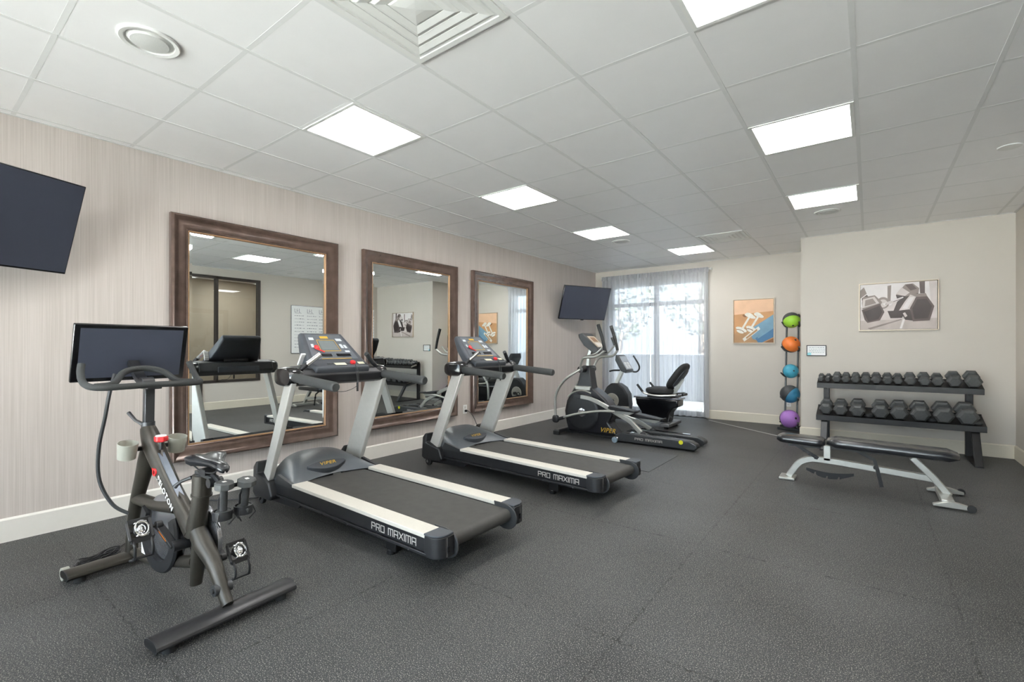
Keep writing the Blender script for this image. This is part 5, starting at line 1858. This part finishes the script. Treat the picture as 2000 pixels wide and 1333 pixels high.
ordn = ['first', 'second', 'third', 'fourth', 'fifth', 'sixth', 'seventh', 'eighth', 'ninth', 'tenth', 'eleventh', 'twelfth', 'thirteenth', 'last']
topx = [3.921, 3.997, 4.089, 4.182, 4.28, 4.381, 4.482, 4.588, 4.685, 4.796, 4.92, 5.035, 5.172, 5.323]
topa = [0.028, 0.028, 0.040, 0.039, 0.040, 0.042, 0.043, 0.043, 0.041, 0.048, 0.051, 0.048, 0.060, 0.064]
for k, (x, a) in enumerate(zip(topx, topa)):
    big = 'tiny' if a < 0.03 else ('small' if a < 0.045 else 'medium')
    lb = '%s grey hexagonal dumbbell, %s from the left on the upper tier of the rack' % (big, ordn[k])
    if k == 0:
        lb = 'tiny grey hexagonal dumbbell at the left end of the upper tier of the rack'
    if k == 13:
        lb = 'medium grey hexagonal dumbbell at the right end of the upper tier of the rack'
    hl = 0.042 + (a - 0.025) * 0.8
    gp = 0.105 if a > 0.03 else 0.10
    d = dumbbell(a, hl, gp, lb, 'dumbbells on the upper tier')
    ang = math.atan2(0.07, 0.265)
    y = 6.75 + 0.02
    d.location = (x, y, 0.795 + (0.02 + 0.11) * math.tan(ang) + 0.0035)
    d.rotation_euler = (ang, 0, 0)
lowx = [3.985, 4.133, 4.302, 4.519, 4.691, 4.873, 5.068, 5.257]
lowa = [0.060, 0.064, 0.070, 0.072, 0.075, 0.078, 0.080, 0.082]
ord2 = ['at the left end', 'second from the left', 'third from the left', 'fourth from the left', 'fourth from the right', 'third from the right', 'second from the right', 'at the right end']
for k, (x, a) in enumerate(zip(lowx, lowa)):
    d = dumbbell(a, 0.075 + (a - 0.06) * 1.2, 0.115, 'large grey hexagonal dumbbell, %s on the lower tier of the rack' % ord2[k], 'dumbbells on the lower tier')
    ang = math.atan2(0.085, 0.32)
    d.location = (x, 6.75 - 0.105, 0.405 + 0.145 * math.tan(ang) + 0.0035)
    d.rotation_euler = (ang, 0, 0)

# ------------------------------------------------------------------ weight bench
be = thing('weight_bench', 'adjustable weight bench with black vinyl pads and silver frame in front of the dumbbell rack', 'weight bench', (3.72, 4.70, 0), 0)


def B(x):
    return x - 3.72


def pad(x0, x1, zc0, zc1, hw_, th):
    rings = []
    n = 14
    L = x1 - x0
    for k in range(n + 1):
        s_ = k / n
        x = x0 + L * s_
        e = min(s_, 1 - s_) * L
        rr_ = min(1.0, math.sqrt(max(0.0, 1 - (1 - min(1, e / 0.07)) ** 2)) * 0.9 + 0.1)
        wv = hw_ * (0.72 + 0.28 * rr_)
        hv = th / 2 * (0.45 + 0.55 * rr_)
        z = zc0 + (zc1 - zc0) * s_
        ring = []
        for j in range(24):
            a = 2 * PI * j / 24
            ring.append(Vector((x, wv * math.copysign(abs(math.cos(a)) ** 0.42, math.cos(a)), z + hv * math.copysign(abs(math.sin(a)) ** 0.55, math.sin(a)))))
        rings.append(ring)
    return MB().loft(rings)


pad(B(3.715), B(4.095), 0.385, 0.375, 0.125, 0.075).build('seat_pad', M_leather, be, angle=70)
pad(B(4.11), B(4.985), 0.39, 0.372, 0.135, 0.085).build('back_pad', M_leather, be, angle=70)
MB().bb(B(3.80), B(4.06), -0.025, 0.025, 0.315, 0.345).build('seat_support', M_rack, be)
MB().bb(B(4.14), B(4.82), -0.03, 0.03, 0.325, 0.352).bb(B(4.25), B(4.40), -0.05, 0.05, 0.335, 0.35).build('back_support', M_rack, be)
MB().bar([(B(3.80), 0, 0.018), (B(3.83), 0, 0.07), (B(3.89), 0, 0.16), (B(3.97), 0, 0.205), (B(4.06), 0, 0.212), (B(4.20), 0, 0.207), (B(4.50), 0, 0.188), (B(4.84), 0, 0.165)], 0.05, 0.055, smooth=5).build('main_beam', M_silver2, be, bevel=0.006)
MB().bb(B(3.73), B(3.86), -0.09, 0.09, 0.0, 0.022).build('front_foot', M_silver2, be, bevel=0.006)
MB().bar([(B(4.70), 0, 0.325), (B(4.83), 0, 0.18), (B(4.93), 0, 0.045)], 0.055, 0.05, up=(1, 0, 0.6)).build('rear_leg', M_silver2, be, bevel=0.006)
MB().bb(B(4.08), B(4.135), -0.025, 0.025, 0.21, 0.35).build('seat_post', M_silver2, be, bevel=0.004)
MB().bb(B(4.86), B(4.94), -0.24, 0.24, 0.02, 0.065).build('rear_crossbar', M_silver2, be, bevel=0.006)
for s in (-1, 1):
    MB().prism([(B(4.81), 0.012), (B(4.81), 0.028), (B(4.90), 0.06), (B(4.96), 0.055), (B(5.045), 0.032), (B(5.045), 0.012)], s * 0.245 - 0.022, s * 0.245 + 0.022, 'xz').build('rear_foot', M_silver2, be, bevel=0.004)
    w_ = MB().lathe([(0.008, -0.014), (0.026, -0.013), (0.028, 0.0), (0.026, 0.013), (0.008, 0.014)], 20, Matrix.Translation((B(5.03), s * 0.262, 0.028)) @ Matrix.Rotation(PI / 2, 4, 'X')).build('rear_wheel', M_rub, be)
# notched ladders
b = MB()
pts = []
for k in range(13):
    a = k / 12
    x = B(3.945 + 0.36 * a)
    z = 0.10 - 0.055 * math.sin(PI * a)
    pts.append((x, z))
top = [(p[0], p[1] + 0.055 * (0.4 + 0.6 * math.sin(PI * k / 12))) for k, p in enumerate(pts)]
bot = []
for k, p in enumerate(pts):
    bot.append(p)
    if k in (2, 5, 8) :
        bot += [(p[0] + 0.008, p[1] + 0.022), (p[0] + 0.016, p[1] + 0.022), (p[0] + 0.018, p[1])]
b.prism(bot + top[::-1], -0.006, 0.006, 'xz')
b.build('adjuster_rack', M_rack, be, smooth=False, label='black notched adjuster plate hanging under the beam')
b = MB().bar([(B(3.86), -0.03, 0.335), (B(4.04), -0.03, 0.225)], 0.01, 0.03)
for k in range(3):
    x, z = 3.93 + 0.045 * k, 0.285 - 0.028 * k
    b.cyl((B(x), -0.045, z), (B(x), -0.02, z), 0.012, n=10)
b.build('seat_adjuster', M_rack, be)
MB().bar([(B(4.33), -0.03, 0.335), (B(4.45), -0.03, 0.27), (B(4.47), -0.03, 0.19), (B(4.50), -0.03, 0.045)], 0.012, 0.028, up=(1, 0, 0.5)).build('back_strut', M_rack, be)
MB().cyl((B(4.455), -0.05, 0.205), (B(4.455), 0.05, 0.205), 0.014, n=12).build('pivot_bolt', M_rack, be)
